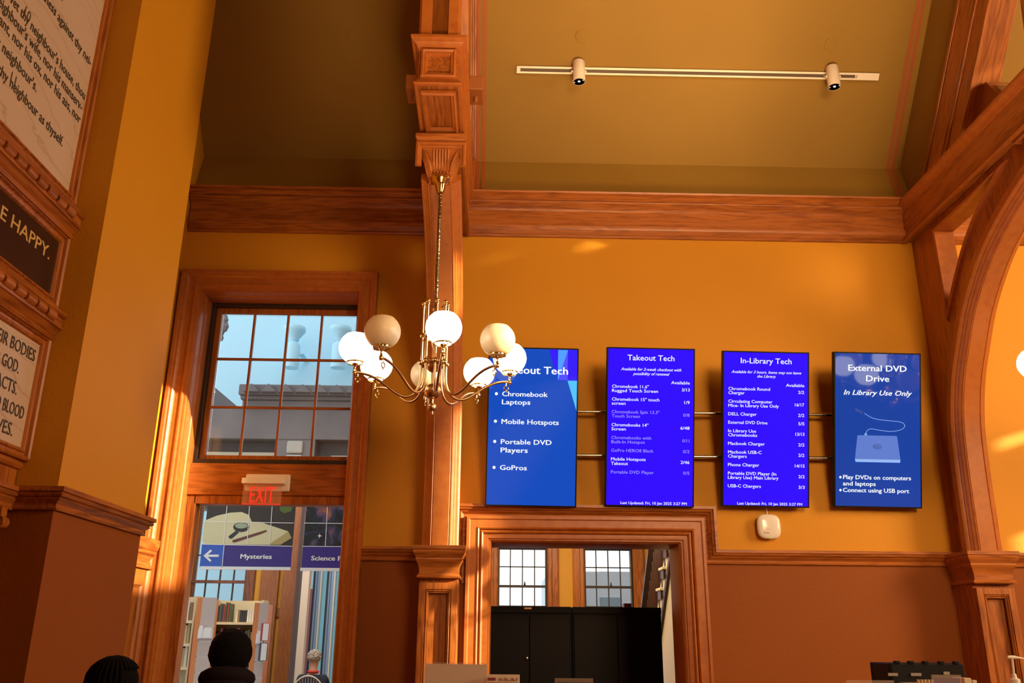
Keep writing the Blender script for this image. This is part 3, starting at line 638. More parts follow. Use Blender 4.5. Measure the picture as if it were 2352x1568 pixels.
mb = MB(); mb.tube([(-0.02, 6.40, 3.225), (3.05, 6.40, 3.225)], 0.011, 14); tag(obj('steel_rail', mb, CHROME, loc=(-0.02,6.40,3.225), smooth=50), 'upper steel mounting rail running behind the four screens', 'rail')
mb = MB(); mb.tube([(-0.02, 6.435, 2.900), (3.05, 6.435, 2.900)], 0.014, 14); tag(obj('steel_rail', mb, CHROME, loc=(-0.02,6.435,2.90), smooth=50), 'lower steel mounting rail running behind the four screens', 'rail')
# ------------------------------------------------------------------ wireless access point
AP = empty('access_point', at(1766, 1209, Y=6.45), 'white rounded-square wireless access point on the wall under the third screen', 'access point')
apx, apz = AP.location.x, AP.location.z
mb = MB(); rings = [(0.0,0.999,0.0),(0.0,0.94,0.0),(0.3,0.93,0.0)]
def sup(t, r): 
    c, s_ = math.cos(t), math.sin(t); e = 0.62
    return (math.copysign(abs(c)**e, c)*r, math.copysign(abs(s_)**e, s_)*r)
def puck(mb, cx, cz, prof, n=44):
    vs = []
    for r, y in prof:
        for k in range(n):
            a = sup(2*math.pi*k/n, r); vs.append((cx+a[0]*0.97, y, cz+a[1]))
    fs = []
    for i in range(len(prof)-1):
        for k in range(n): fs.append((i*n+k, i*n+(k+1) % n, (i+1)*n+(k+1) % n, (i+1)*n+k))
    fs += [tuple(range(n)), tuple((len(prof)-1)*n+k for k in range(n))]
    mb.add(vs, fs)
puck(mb, apx, apz, [(0.074,6.495),(0.082,6.475),(0.088,6.455),(0.088,6.447),(0.084,6.440),(0.070,6.434),(0.040,6.4305),(0.005,6.430)])
obj('cover', mb, plain('glossy_white_plastic', (0.85,0.80,0.72), 0.12), AP, smooth=60)
mb = MB(); mb.tube([(apx-0.083,6.444,apz+0.014),(apx-0.060,6.4345,apz+0.004),(apx-0.03,6.4315,apz-0.008),(apx,6.4305,apz-0.020),(apx+0.028,6.4315,apz-0.031)], [0.0016,0.0018,0.0016,0.0013,0.0006], 6); obj('crease', mb, plain('crease_grey', (0.45,0.38,0.30), 0.5), AP)
text('lettering', [('aruba', apx-0.046, apz-0.050, 0.040, 0.011, 'l', 0.0, 0)], plain('logo_brown', (0.12,0.06,0.03), 0.5), AP, ((0,6.430,0),(1,0,0),(0,0,1)), local=False)
mb = MB(); mb.box(apx-0.004, apx+0.008, 6.438, 6.441, apz-0.083, apz-0.078); obj('status_light', mb, emit('green_led', (0.35,1.0,0.05), 1.0), AP)
mb = MB(); mb.tube([(apx-0.002, 6.46, apz+0.084), (apx+0.002, 6.462, apz+0.11), (apx-0.004, 6.468, apz+0.135), (apx-0.02, 6.475, apz+0.17)], 0.003, 8); obj('cable', mb, WHITE, AP, smooth=60)

# ------------------------------------------------------------------ ceiling track with two spots, ceiling plugs
nx_ = Vector((0, -CK, -1)).normalized(); tz_ = Vector((0, -1, CK)).normalized()   # into the room, up the slope
TR = empty('ceiling_track_light', (1.635, 6.13, cz(6.13)), 'cream ceiling track with two cylindrical spotlights on the olive slope', 'track light')
def onslope(x, y, up=0, out=0): return Vector((x, y, cz(y)))+tz_*up+nx_*out
def slopebar(mb, x0, x1, y, u0_, u1_, o0, o1):
    mb.hexa([onslope(x0,y,u0_,o0), onslope(x1,y,u0_,o0), onslope(x1,y,u1_,o0), onslope(x0,y,u1_,o0)], [onslope(x0,y,u0_,o1), onslope(x1,y,u0_,o1), onslope(x1,y,u1_,o1), onslope(x0,y,u1_,o1)])
mb = MB(); slopebar(mb, 0.14, 3.13, 6.13, -0.028, 0.028, 0.0, 0.012); slopebar(mb, 0.14, 3.13, 6.13, -0.028, -0.014, 0.012, 0.034); slopebar(mb, 0.14, 3.13, 6.13, 0.012, 0.028, 0.012, 0.034)
slopebar(mb, 0.14, 0.165, 6.13, -0.028, 0.028, 0.012, 0.035); slopebar(mb, 2.95, 3.13, 6.13, -0.028, 0.028, 0.012, 0.035)
obj('track_channel', mb, CREAM, TR)
mb = MB(); slopebar(mb, 0.17, 2.94, 6.13, -0.013, 0.011, 0.012, 0.014); obj('slot', mb, plain('slot_shadow', (0.10,0.06,0.03), 0.6), TR)
for hx in (0.645, 2.73):
    c = onslope(hx, 6.13, 0, 0.085)
    mb = MB(); mb.lathe([(0.046,c.z-0.10),(0.050,c.z-0.10),(0.051,c.z-0.095),(0.051,c.z+0.085),(0.047,c.z+0.09),(0,c.z+0.092)], (c.x, c.y, 0), 28); mb.lathe([(0.046,c.z-0.10),(0.046,c.z-0.03),(0,c.z-0.03)], (c.x,c.y,0), 28)
    hd = obj('spot_head', mb, CREAM, TR, smooth=40)
    mb = MB(); mb.tube([onslope(hx-0.055,6.13,0,0.03), (c.x-0.053, c.y, c.z)], 0.008, 8); mb.tube([(c.x-0.062,c.y,c.z),(c.x+0.062,c.y,c.z)], 0.010, 10); obj('yoke', mb, CREAM, hd, smooth=50)
    mb = MB(); mb.lathe([(0,c.z-0.09),(0.028,c.z-0.088),(0.042,c.z-0.07),(0.0455,c.z-0.06),(0.0,c.z-0.05)], (c.x,c.y,0), 20); obj('lamp_reflector', mb, plain('lamp_dark', (0.03,0.02,0.02), 0.2), hd, smooth=40)
    mb = MB(); mb.ball((c.x, c.y-0.006, c.z-0.092), 0.014, 12); obj('bulb', mb, emit('spot_bulb', (1.0,0.95,0.85), 1.6), hd, smooth=60)
    mb = MB(); mb.ball((c.x-0.038, c.y, c.z-0.106), 0.006, 8); mb.ball((c.x+0.03, c.y-0.03, c.z-0.106), 0.006, 8); obj('clips', mb, CREAM, hd, smooth=60)
for (x, y, l) in ((-1.201, 5.968, 'round plaster plug in the ceiling left of the centre truss'), (0.662, 5.955, 'round plaster plug in the ceiling above the left track spotlight'), (2.702, 5.970, 'round plaster plug in the ceiling above the right track spotlight')):
    mb = MB(); vs = []
    xax = Vector((1,0,0))
    for r, o_ in ((0.052, -0.002), (0.052, 0.006), (0.047, 0.008), (0.001, 0.008)):
        for k in range(28): vs.append(onslope(x, y)+xax*r*math.cos(k*math.pi/14)+tz_*r*math.sin(k*math.pi/14)+nx_*o_)
    mb.add(vs, [(i*28+k, i*28+(k+1) % 28, (i+1)*28+(k+1) % 28, (i+1)*28+k) for i in range(3) for k in range(28)])
    tag(obj('ceiling_plug', mb, CEIL, loc=onslope(x,y), smooth=40), l, 'ceiling plug')
# painted spotlights on the hammer beams
BRN = plain('brown_painted_metal', (0.30,0.095,0.02), 0.5)
def spot(loc, axis, L_, r_, label, lens=True):
    R = empty('spotlight', loc, label, 'spotlight'); loc = Vector(loc); ax = Vector(axis).normalized()
    s1_ = ax.cross(Vector((0,0,1))).normalized(); s2_ = s1_.cross(ax)
    mb = MB()
    def q(t, a, b): return loc+ax*t+s1_*a+s2_*b
    mb.hexa([q(-L_/2,-r_,-r_),q(-L_/2,r_,-r_),q(-L_/2,r_,r_),q(-L_/2,-r_,r_)], [q(L_/2,-r_,-r_),q(L_/2,r_,-r_),q(L_/2,r_,r_),q(L_/2,-r_,r_)]); obj('housing', mb, BRN, R, bevel=0.008)
    mb = MB(); mb.tube([loc, (loc.x, loc.y, 5.02)], 0.014, 10); obj('bracket', mb, BRN, R, smooth=50)
    if lens:
        mb = MB(); e = L_/2
        mb.hexa([q(e,-r_*0.9,-r_*0.7),q(e,r_*0.9,-r_*0.7),q(e,r_*0.9,r_*0.9),q(e,-r_*0.9,r_*0.9)], [q(e+0.10,-r_*1.1,-r_*0.3),q(e+0.10,r_*1.1,-r_*0.3),q(e+0.10,r_*1.1,r_*1.1),q(e+0.10,-r_*1.1,r_*1.1)]); obj('white_baffle', mb, CREAM, R, bevel=0.004)
        mb = MB(); mb.ball(q(e+0.05,-r_*1.15,-r_*0.1), 0.022, 14); obj('adjusting_knob', mb, plain('yellow_knob_glow', (0.75,0.65,0.05), 0.3, emis=(0.8,0.7,0.05), es=0.3), R, smooth=60)  # emission added to the knob, which is no lamp
    return R
SPR = empty('spotlight', at(2268, 290, X=3.60), 'brown box spotlight with white baffle on the right hammer beam', 'spotlight')
def yzp(pts, X): return [(at(u, v, X=X).y, at(u, v, X=X).z) for u, v in pts]
mb = MB(); mb.prism(yzp([(2218,243),(2269,188),(2318,233),(2262,292)], 3.55), lambda p, q, a: (a, p, q), 3.53, 3.71); obj('housing', mb, BRN, SPR, bevel=0.006)
mb = MB(); mb.prism(yzp([(2277,193),(2323,195),(2329,207),(2325,228),(2306,246),(2300,232)], 3.60), lambda p, q, a: (a, p, q), 3.575, 3.68); obj('white_baffle', mb, CREAM, SPR, bevel=0.003)
c = at(2311, 212, X=3.56); obj('adjusting_knob', MB().ball((3.56, c.y, c.z), 0.020, 14), plain('yellow_knob_glow', (0.75,0.65,0.05), 0.3, emis=(0.8,0.7,0.05), es=0.3), SPR, smooth=60)  # knob brightened by added emission, not a lamp
c = at(2262, 280, X=3.60); obj('bracket', MB().tube([(3.60, c.y, c.z+0.05), (3.57, c.y, 5.02)], 0.02, 10), BRN, SPR, smooth=60)
spot((-0.575, 5.10, 5.12), (0.0, 1, 0.1), 0.22, 0.05, 'small brown spotlight on the left side of the centre hammer beam', lens=False)
spot((-0.158, 5.10, 5.12), (0.0, 1, 0.1), 0.22, 0.05, 'small brown spotlight on the right side of the centre hammer beam', lens=False)

# ------------------------------------------------------------------ pilaster in the corner beside the exit doorway (on the side wall)
pl = empty('corner_pilaster', (XL, 5.9, 0), 'short wooden corner pilaster with moulded cap between pier and exit doorway', 'pilaster')
mb = MB(); mb.box(XL, XL+0.07, 5.15, 6.44, 0, 2.05); P_ = obj('shaft', mb, WZ, pl, bevel=0.004)
mb = MB(); path = [(XL, 6.46, 0), (XL+0.07, 6.46, 0), (XL+0.07, 5.10, 0), (XL, 5.10, 0)]
mb.sweep([(a*0.8, b+2.05) for a, b in [(0,0),(0.03,0.0),(0.036,0.015),(0.012,0.03),(0.004,0.06),(0.02,0.09),(0.04,0.10),(0.04,0.118),(0.056,0.13),(0.066,0.15),(0.07,0.165),(0.07,0.20),(0,0.20)]], path, (0,0,1))
mb.box(XL, XL+0.07, 5.10, 6.46, 2.05, 2.248); obj('cap', mb, WY, pl, smooth=25)
for y0 in (5.25, 5.90):
    mb = MB(); mb.sweep([(0,0),(0,0.012),(0.012,0.02),(0.02,0.01),(0.03,0.004),(0.03,0)], [(XL+0.07, y0, 0.4), (XL+0.07, y0+0.45, 0.4), (XL+0.07, y0+0.45, 1.95), (XL+0.07, y0, 1.95)], (1,0,0), closed=True); obj('panel_moulding', mb, WZ, P_, smooth=25)

# ------------------------------------------------------------------ inscription tablets on the left wall
MARB, nt, b_ = newmat('veined_marble'); g = nt.nodes.new('ShaderNodeNewGeometry'); mp = nt.nodes.new('ShaderNodeMapping'); mp.inputs['Rotation'].default_value = (0.5,0.3,0.2); mp.inputs['Scale'].default_value = (1,1.2,3.6)
nt.links.new(g.outputs['Position'], mp.inputs['Vector'])
wv = nt.nodes.new('ShaderNodeTexWave'); wv.inputs['Scale'].default_value = 0.8; wv.inputs['Distortion'].default_value = 14; wv.inputs['Detail'].default_value = 4; wv.inputs['Detail Scale'].default_value = 1.2; wv.bands_direction = 'Z'
nt.links.new(mp.outputs[0], wv.inputs['Vector'])
cr = nt.nodes.new('ShaderNodeValToRGB'); cr.color_ramp.elements[0].position = 0.0; cr.color_ramp.elements[0].color = (0.47,0.34,0.25,1); cr.color_ramp.elements[1].position = 0.03; cr.color_ramp.elements[1].color = (0.58,0.45,0.35,1)
nt.links.new(wv.outputs['Fac'], cr.inputs[0]); nt.links.new(cr.outputs[0], b_.inputs['Base Color']); b_.inputs['Roughness'].default_value = 0.4
XT = -2.17
INK = plain('incised_letter_paint', (0.07,0.05,0.03), 0.6); GOLD = plain('gold_leaf_glow', (0.95,0.68,0.22), 0.3, metal=0.6, emis=(0.9,0.6,0.2), es=0.06)  # gold letters carry a slight added glow
AX = ((XT+0.051, 0, 0), (0,1,0), (0,0,1))
FRP = [(0,0),(0,0.020),(0.006,0.030),(0.016,0.034),(0.022,0.024),(0.030,0.026),(0.036,0.040),(0.046,0.046),(0.054,0.040),(0.054,0)]
def framed(name, y0, y1, z0, z1, mat, label, cat, shell):
    R = empty(name, (XT+0.04, (y0+y1)/2, z0), label, cat)
    mb = MB(); mb.box(XT, XT+0.05, y0, y1, z0, z1); obj(shell, mb, mat, R, bevel=0.001)
    mb = MB(); mb.sweep([(a, b) for a, b in FRP], [(XT+0.03, y0, z0), (XT+0.03, y0, z1), (XT+0.03, y1, z1), (XT+0.03, y1, z0)], (1,0,0), closed=True); obj('frame', mb, WZ, R, smooth=25)
    return R
t1 = framed('inscribed_tablet', 2.70, 3.922, 3.675, 5.9, MARB, 'large veined marble tablet with commandment text high on the left wall', 'marble tablet', 'slab')
cw = 0.0240
L1 = [("Thou shalt not steal.", 3.548, 4.507), ("Thou shalt not bear false witness against thy nei-", 3.903, 4.392), ("Thou shalt not covet thy neighbour's house, thou", 3.906, 4.192),
      ("shalt not covet thy neighbour's wife, nor his manserv-", 3.898, 4.120), ("ant nor his maidservant, nor his ox, nor his ass, nor", 3.904, 4.050), ("anything that is thy neighbour's.", 3.462+0.03, 3.955), ("Thou shalt love thy neighbour as thyself.", 3.788, 3.850)]
T = [(s, y, z, len(s)*cw, 0.050, 'r', 0.010, 0) for s, y, z in L1] + [("10", 3.312, 4.212, 0.05, 0.052, 'c', 0, 0), ("11", 3.312, 3.872, 0.04, 0.052, 'c', 0, 0)]
text('lettering', T, INK, t1, AX, local=False)
bw = framed('motto_board', 2.70, 3.930, 3.135, 3.405, plain('dark_varnished_panel', (0.035,0.012,0.006), 0.35), 'dark wooden motto board with gold capitals ending BE HAPPY', 'board', 'panel')
text('lettering', [("BE HAPPY.", 3.862, 3.285, 0.50, 0.062, 'r', 0.010, 0)], GOLD, bw, AX, local=False)
t3 = framed('inscribed_tablet', 2.70, 3.930, 2.398, 2.880, MARB, 'lower marble tablet in capitals ending BODIES, GOD, ACTS, BLOOD', 'marble tablet', 'slab')
text('lettering', [(s, y, z, len(s)*0.0345, 0.056, 'r', 0.010, 0) for s, y, z in (("THEIR BODIES", 3.904, 2.792), ("LORD GOD.", 3.793, 2.702), ("THE ACTS.", 3.809, 2.610), ("AND BLOOD", 3.901, 2.520), ("THEIR LIVES.", 3.838, 2.430))], INK, t3, AX, local=False)
mb = MB(); mb.box(XT-0.01, XT+0.03, 2.60, 3.972, 2.15, 5.95); struct('trim_8', mb, WZ)
CORN = [(0.0,0),(0.05,0.0),(0.058,0.012),(0.050,0.024),(0.062,0.034),(0.075,0.05),(0.085,0.054),(0.088,0.066),(0.080,0.072),(0.080,0.104),(0.092,0.108),(0.100,0.118),(0.095,0.132),(0.07,0.15),(0.0,0.155)]
for k, (zb, nm) in enumerate(((3.445, 'upper'), (2.920, 'lower'))):
    R = empty('beaded_cornice', (XT+0.03, 3.3, zb), 'beaded wooden cornice %s' % ('directly under the large marble tablet' if k == 0 else 'between the motto board and the lower tablet'), 'cornice')
    mb = MB(); mb.sweep(CORN, [(XT+0.03, 3.975, zb), (XT+0.03, 2.60, zb)], (0,0,1)); obj('moulding', mb, WY, R, smooth=25)
    y = 3.865+0.012
    for i in range(13):
        yb = y-0.0935*(i+1)+0.020
        mb = MB(); mb.lathe([(0.0,yb),(0.024,yb),(0.028,yb+0.004),(0.028,yb+0.070),(0.024,yb+0.0745),(0.0,yb+0.0745)], (XT+0.108, 0, zb+0.088), 12, 'Y'); obj('bead', mb, WY, R, smooth=40)
mb = MB(); mb.sweep([(a*0.9+0.03, b) for a, b in RAILH], [(XT, 3.975, 2.125), (XT, 2.60, 2.125)], (0,0,1)); struct('trim_9', mb, WY, smooth=25)
mb = MB(); mb.sweep([(0.03,0),(0.045,0.005),(0.055,0.02),(0.05,0.04),(0.03,0.045)], [(XT, 3.975, 2.305), (XT, 2.60, 2.305)], (0,0,1)); struct('trim_10', mb, WY, smooth=25)
for i in range(8):
    y = 3.86-0.135*i
    R = tag(MBo := obj('scroll_bracket', MB().box(XT, XT+0.07, y-0.024, y+0.024, 2.085, 2.125).box(XT, XT+0.055, y-0.022, y+0.022, 2.01, 2.09).lathe([(0,y-0.026),(0.026,y-0.026),(0.026,y+0.026),(0,y+0.026)], (XT+0.062,0,2.06), 14, 'Y').lathe([(0,y-0.022),(0.016,y-0.022),(0.016,y+0.022),(0,y+0.022)], (XT+0.04,0,1.995), 12, 'Y'), WX, loc=(XT, y, 2.0), smooth=40),
        'small scroll bracket under the ledge below the lower tablet', 'bracket', 'scroll brackets under the tablet ledge')
mb = MB(); mb.box(XT-0.02, XT+0.02, 2.4, 3.80, 0, 1.86); struct('door_3', mb, plain('dark_green_door', (0.012,0.012,0.008), 0.4))
mb = MB(); mb.sweep([(0,0),(0,0.03),(0.02,0.04),(0.06,0.035),(0.07,0.02),(0.07,0)], [(XT, 3.80, 0), (XT, 3.80, 1.86), (XT, 2.3, 1.86)], (1,0,0)); struct('trim_11', mb, plain('dark_olive_frame', (0.05,0.03,0.012), 0.4), smooth=25)

# ================================================================== READING ROOM beyond the exit doorway
YB = 13.0
TAN = plain('tan_laminate', (0.62,0.50,0.30), 0.5); GREYL = plain('grey_oak_laminate', (0.50,0.42,0.38), 0.5, var=0.1); ORW = plain('orange_wood_edge', (0.62,0.20,0.04), 0.45)
WALL2 = plain('reading_room_plaster', (0.62,0.30,0.03), 0.7)
mb = MB(); mb.box(-8, 9.3, YW+0.33, 30, -0.1, 0); struct('floor_rear', mb, plain('grey_carpet', (0.18,0.16,0.15), 0.9))
mb = MB(); mb.box(-4.5, -1.0, 10.9, 16.0, 0, 0.28); struct('floor_platform', mb, plain('platform_carpet', (0.2,0.17,0.15), 0.9))
def wall_open(name, x0, x1, y, th, z0, z1, holes, mats):
    return wall_with_holes(name, lambda p, q, a: (p, y+a*th/0.25, q), x0, x1, z0, z1, holes, mats)
wall_open('wall_reading', -6.5, -2.92, YB, 0.25, 0, 3.75, [(-4.28, -3.50, 1.2, 3.58)], WALL2)
mb = MB(); mb.box(-6.7, -6.5, YW+0.33, YB, 0, 3.75); struct('wall_reading_left', mb, WALL2)
mb = MB(); mb.box(-0.62, -0.45, YW+0.33, YB+1, 0, 3.6); struct('wall_partition', mb, WALL2)
W3 = empty('window_2', (-3.9, YB, 1.2), kind='structure')
mb = MB(); ringbox(mb, -4.42, -3.36, 1.05, 3.72, 0.14, YB-0.05, YB+0.02); obj('casing', mb, WDK, W3, bevel=0.01)
mb = MB(); ringbox(mb, -4.28, -3.50, 1.2, 3.58, 0.03, YB+0.05, YB+0.12); mb.box(-4.28, -3.50, YB+0.03, YB+0.12, at(500,1335,Y=YB).z-0.02, at(500,1335,Y=YB).z+0.02); obj('sash', mb, WDK, W3)
mb = MB()
for i in range(1, 4): mb.box(-4.28+0.195*i-0.01, -4.28+0.195*i+0.01, YB+0.07, YB+0.09, 1.2, 3.58)
for z in (1.62, 2.05, 2.72): mb.box(-4.28, -3.50, YB+0.07, YB+0.09, z-0.01, z+0.01)
obj('muntins', mb, DARKW, W3)
mb = MB(); mb.box(-4.28, -3.50, YB+0.079, YB+0.081, 1.2, 3.58); obj('pane', mb, GLASS, W3)
mb = MB(); mb.box(-3.27, -3.02, YB-0.09, YB, 0, 3.75); mb.box(-2.95, -2.76, YB-0.15, YB+0.1, 0, 3.75); mb.box(-3.02, -2.95, YB-0.03, YB, 1.88, 2.0); struct('trim_12', mb, wood('brown_oak', 'Z', (0.26,0.085,0.018), (0.13,0.035,0.008), amp=0.05))
# curtain wall
mb = MB(); c0, c1 = at(688, 1400, Y=12.6).x, at(704.5, 1400, Y=12.6).x; mb.box(c0, c1, 12.6, 12.75, 0, 3.4); tag(obj('white_column', mb, plain('pale_column', (0.62,0.52,0.44), 0.6), loc=(c0,12.6,0)), 'pale narrow column beside the glass wall of the reading room', 'column')
CW = empty('glass_wall', (-2.0, 14.0, 0), 'blue-mullioned glass curtain wall at the back of the reading room', 'glass wall')
BLM = plain('blue_grey_mullion', (0.34,0.52,0.85), 0.4); SILV = plain('silver_mullion', (0.85,0.85,0.80), 0.4); DKM = plain('dark_mullion', (0.03,0.04,0.07), 0.4)
x_ = at(716, 1400, Y=14).x
for i in range(4):
    xb = x_+0.205*i
    mb = MB(); mb.box(xb, xb+0.022, 13.95, 14.1, 0.28, 3.6); obj('dark_mullion', mb, DKM, CW)
    mb = MB(); mb.box(xb+0.022, xb+0.105, 14.0, 14.1, 0.28, 3.6); mm = obj('mullion', mb, BLM, CW)
    mb = MB(); mb.box(xb+0.052, xb+0.058, 13.99, 14.0, 0.28, 3.6); obj('joint', mb, DKM, mm)
    mb = MB(); mb.box(xb+0.105, xb+0.125, 13.97, 14.1, 0.28, 3.6); obj('edge_strip', mb, SILV, CW)
    mb = MB(); mb.box(xb+0.125, xb+0.205, 14.04, 14.05, 0.28, 3.6); obj('pane', mb, glass('tinted_glass', (0.80,0.92,0.92)), CW)
mb = MB(); mb.box(at(695,1400,Y=15).x, at(716,1400,Y=15).x, 15.0, 15.1, 0.0, at(710,1352,Y=15).z); tag(obj('hoarding', mb, plain('pink_red_board', (0.98,0.42,0.48), 0.6), loc=(-3,15,0.28)), 'pink-red board seen behind the glass wall next to the pale column', 'board')
# banners
def banner(name, label, u0_, u1_, vt, vm, vb, Yb):
    a = at(u0_, vb, Y=Yb); b = at(u1_, vt, Y=Yb)
    R = empty(name, (a.x, Yb, a.z), label, 'hanging sign')
    return R, a, b
PURP = plain('sign_purple_glow', (0.028,0.012,0.13), 0.5, emis=(0.03,0.012,0.16), es=0.25); BLU = plain('sign_blue', (0.03,0.10,0.50), 0.5); SW = plain('sign_white', (0.8,0.8,0.78), 0.5)  # purple print lifted by added emission, the sign is not lit
Yb = 9.5
k_ = 3.026
def bz(u, v): p = at(u, v, Y=Yb); return (p.x, p.z)
def px5(x, y): return bz(400+x/k_, 1050+y/k_)
def flat(name, par, pts, mat, d, f=px5):
    mb = MB(); q = [f(*p) for p in pts]; mb.add([(a, Yb-0.006-d*0.0008, b) for a, b in q], [tuple(range(len(q)))]); return obj(name, mb, mat, par)
B1, a, b = banner('hanging_sign', 'hanging sign reading Mysteries with open book picture and left arrow', 458, 674, 1140, 1250, 1307, Yb)
mb = MB(); x0, z0 = px5(183, 765); x1 = px5(816, 690)[0]; z1 = px5(815, 300)[1]; mb.box(x0, x1-0.0, Yb-0.005, Yb+0.005, z0, z1+0.35); obj('board', mb, plain('photo_print_dark', (0.030,0.018,0.010), 0.5), B1)
mb = MB(); mb.box(x0, x1, Yb-0.012, Yb+0.012, z0-0.02, z0+0.012); obj('bottom_rail', mb, SW, B1)
PG = plain('page_print', (0.62,0.58,0.33), 0.5); PG2 = plain('page_print_shade', (0.42,0.33,0.12), 0.5); INKB = plain('print_black', (0.02,0.015,0.01), 0.4)
flat('left_page', B1, [(213,440),(300,405),(390,385),(470,380),(520,400),(540,445),(480,480),(200,580),(196,575)], PG, 1)
flat('right_page', B1, [(200,582),(300,530),(530,448),(600,450),(795,515),(660,608),(205,603)], PG, 2)
flat('page_edge', B1, [(795,515),(818,560),(740,608),(655,608)], PG2, 3)
flat('magnifier_ring', B1, [(468+56*math.cos(t*math.pi/10), 485+34*math.sin(t*math.pi/10)) for t in range(20)], INKB, 4)
flat('magnifier_lens', B1, [(468+44*math.cos(t*math.pi/10), 475+20*math.sin(t*math.pi/10)) for t in range(20)], plain('lens_print', (0.30,0.36,0.22), 0.3), 5)
flat('magnifier_handle', B1, [(432,510),(452,522),(402,566),(382,562),(380,548)], INKB, 4)
flat('pen', B1, [(408,575),(640,505),(648,515),(600,535),(425,592),(406,590)], plain('pen_print', (0.12,0.03,0.015), 0.4), 4)
flat('leaf_blur', B1, [(735,345),(790,335),(825,350),(815,375),(765,390),(735,370)], plain('green_print', (0.08,0.14,0.02), 0.6), 1)
flat('arrow_field', B1, [(195,603),(350,608),(335,764),(178,762)], BLU, 2)
flat('title_field', B1, [(350,608),(822,617),(811,772),(335,764)], PURP, 2)
mb = MB()
def ln(mb, x0, y0, x1, y1, wd=2.2):
    p, q = Vector((x0,y0)), Vector((x1,y1)); d = (q-p).normalized(); n = Vector((-d.y, d.x))*wd
    pts = [px5(*(p+n)), px5(*(q+n)), px5(*(q-n)), px5(*(p-n))]; mb.add([(a, Yb-0.012, b) for a, b in pts], [(0,1,2,3)])
for c in ((212,447,832,457),(196,604,822,618),(372,320,345,608),(527,325,508,612),(684,325,664,614),(350,608,335,764)): ln(mb, *c)
obj('white_grid', mb, SW, B1)
flat('arrow', B1, [(206,684),(255,640),(266,652),(236,676),(312,676),(312,692),(236,692),(262,716),(252,728)], SW, 6)
p = px5(463, 704); p2 = px5(678, 710); cap = (at(600,1270,Y=Yb).z-at(600,1280.5,Y=Yb).z)
text('lettering', [('Mysteries', p[0], p[1], p2[0]-p[0], cap, 'l', 0.030, 0)], SW, B1, ((0,Yb-0.012,0),(1,0,0),(0,0,1)), local=False)
B2, a, b = banner('hanging_sign', 'hanging sign with a nebula picture reading Science F, cut by the door frame', 691, 830, 1140, 1250, 1310, Yb)
NEB, nt, b_ = newmat('nebula_print'); g = nt.nodes.new('ShaderNodeNewGeometry'); n1 = nt.nodes.new('ShaderNodeTexNoise'); n1.inputs['Scale'].default_value = 5; n1.inputs['Detail'].default_value = 6; n1.inputs['Distortion'].default_value = 1.2
nt.links.new(g.outputs['Position'], n1.inputs['Vector']); cr = nt.nodes.new('ShaderNodeValToRGB'); e = cr.color_ramp.elements; e[0].position = 0.45; e[0].color = (0.01,0.008,0.008,1); e[1].position = 0.8; e[1].color = (0.7,0.35,0.2,1)
for p_, c_ in ((0.55,(0.02,0.03,0.06,1)),(0.62,(0.12,0.06,0.13,1)),(0.70,(0.30,0.10,0.03,1))): q = e.new(p_); q.color = c_
nt.links.new(n1.outputs['Fac'], cr.inputs[0]); nt.links.new(cr.outputs[0], b_.inputs['Base Color'])
x0, z0 = px5(878, 775); x1 = x0+0.95; zt = px5(905, 618)[1]
mb = MB(); mb.box(x0+0.01, x1, Yb-0.005, Yb+0.005, z0, z1+0.35); obj('board', mb, NEB, B2)
mb = MB(); mb.box(x0, x1, Yb-0.012, Yb+0.012, z0-0.02, z0+0.012); obj('bottom_rail', mb, SW, B2)
mb = MB(); mb.add([(x0+0.01,Yb-0.008,z0),(x1,Yb-0.008,z0),(x1,Yb-0.008,zt),(x0+0.01,Yb-0.008,zt)], [(0,1,2,3)]); obj('title_field', mb, PURP, B2)
mb = MB(); ln(mb, 893, 618, 1300, 622); ln(mb, 905, 457, 1300, 462); ln(mb, 1068, 325, 1052, 618); obj('white_grid', mb, SW, B2)
mb = MB(); pc = px5(1012, 546); mb.add([(pc[0]+r*math.cos(t*math.pi/8), Yb-0.009, pc[1]+r*math.sin(t*math.pi/8)) for t, r in [(i, 0.028 if i % 4 == 0 else 0.011) for i in range(16)]], [tuple(range(16))]); obj('bright_star', mb, SW, B2)
p = px5(954, 716); p2 = px5(1118, 718)
text('lettering', [('Science', p[0], p[1], p2[0]-p[0], cap, 'l', 0.030, 0), ('Fiction', px5(1140,718)[0], px5(1140,718)[1], (p2[0]-p[0])*0.95, cap, 'l', 0.030, 0)], SW, B2, ((0,Yb-0.012,0),(1,0,0),(0,0,1)), local=False)
for R in (B1, B2):
    mb = MB(); bx = R.location.x
    for dx in (0.12, 0.8): mb.tube([(bx+dx, Yb, z1+0.34), (bx+dx, Yb, 3.40)], 0.003, 5)
    obj('hanging_wire', mb, DKM, R)
struct('trim_13', MB().box(-6.5, -0.62, Yb-0.03, Yb+0.03, 3.39, 3.44), WZ)
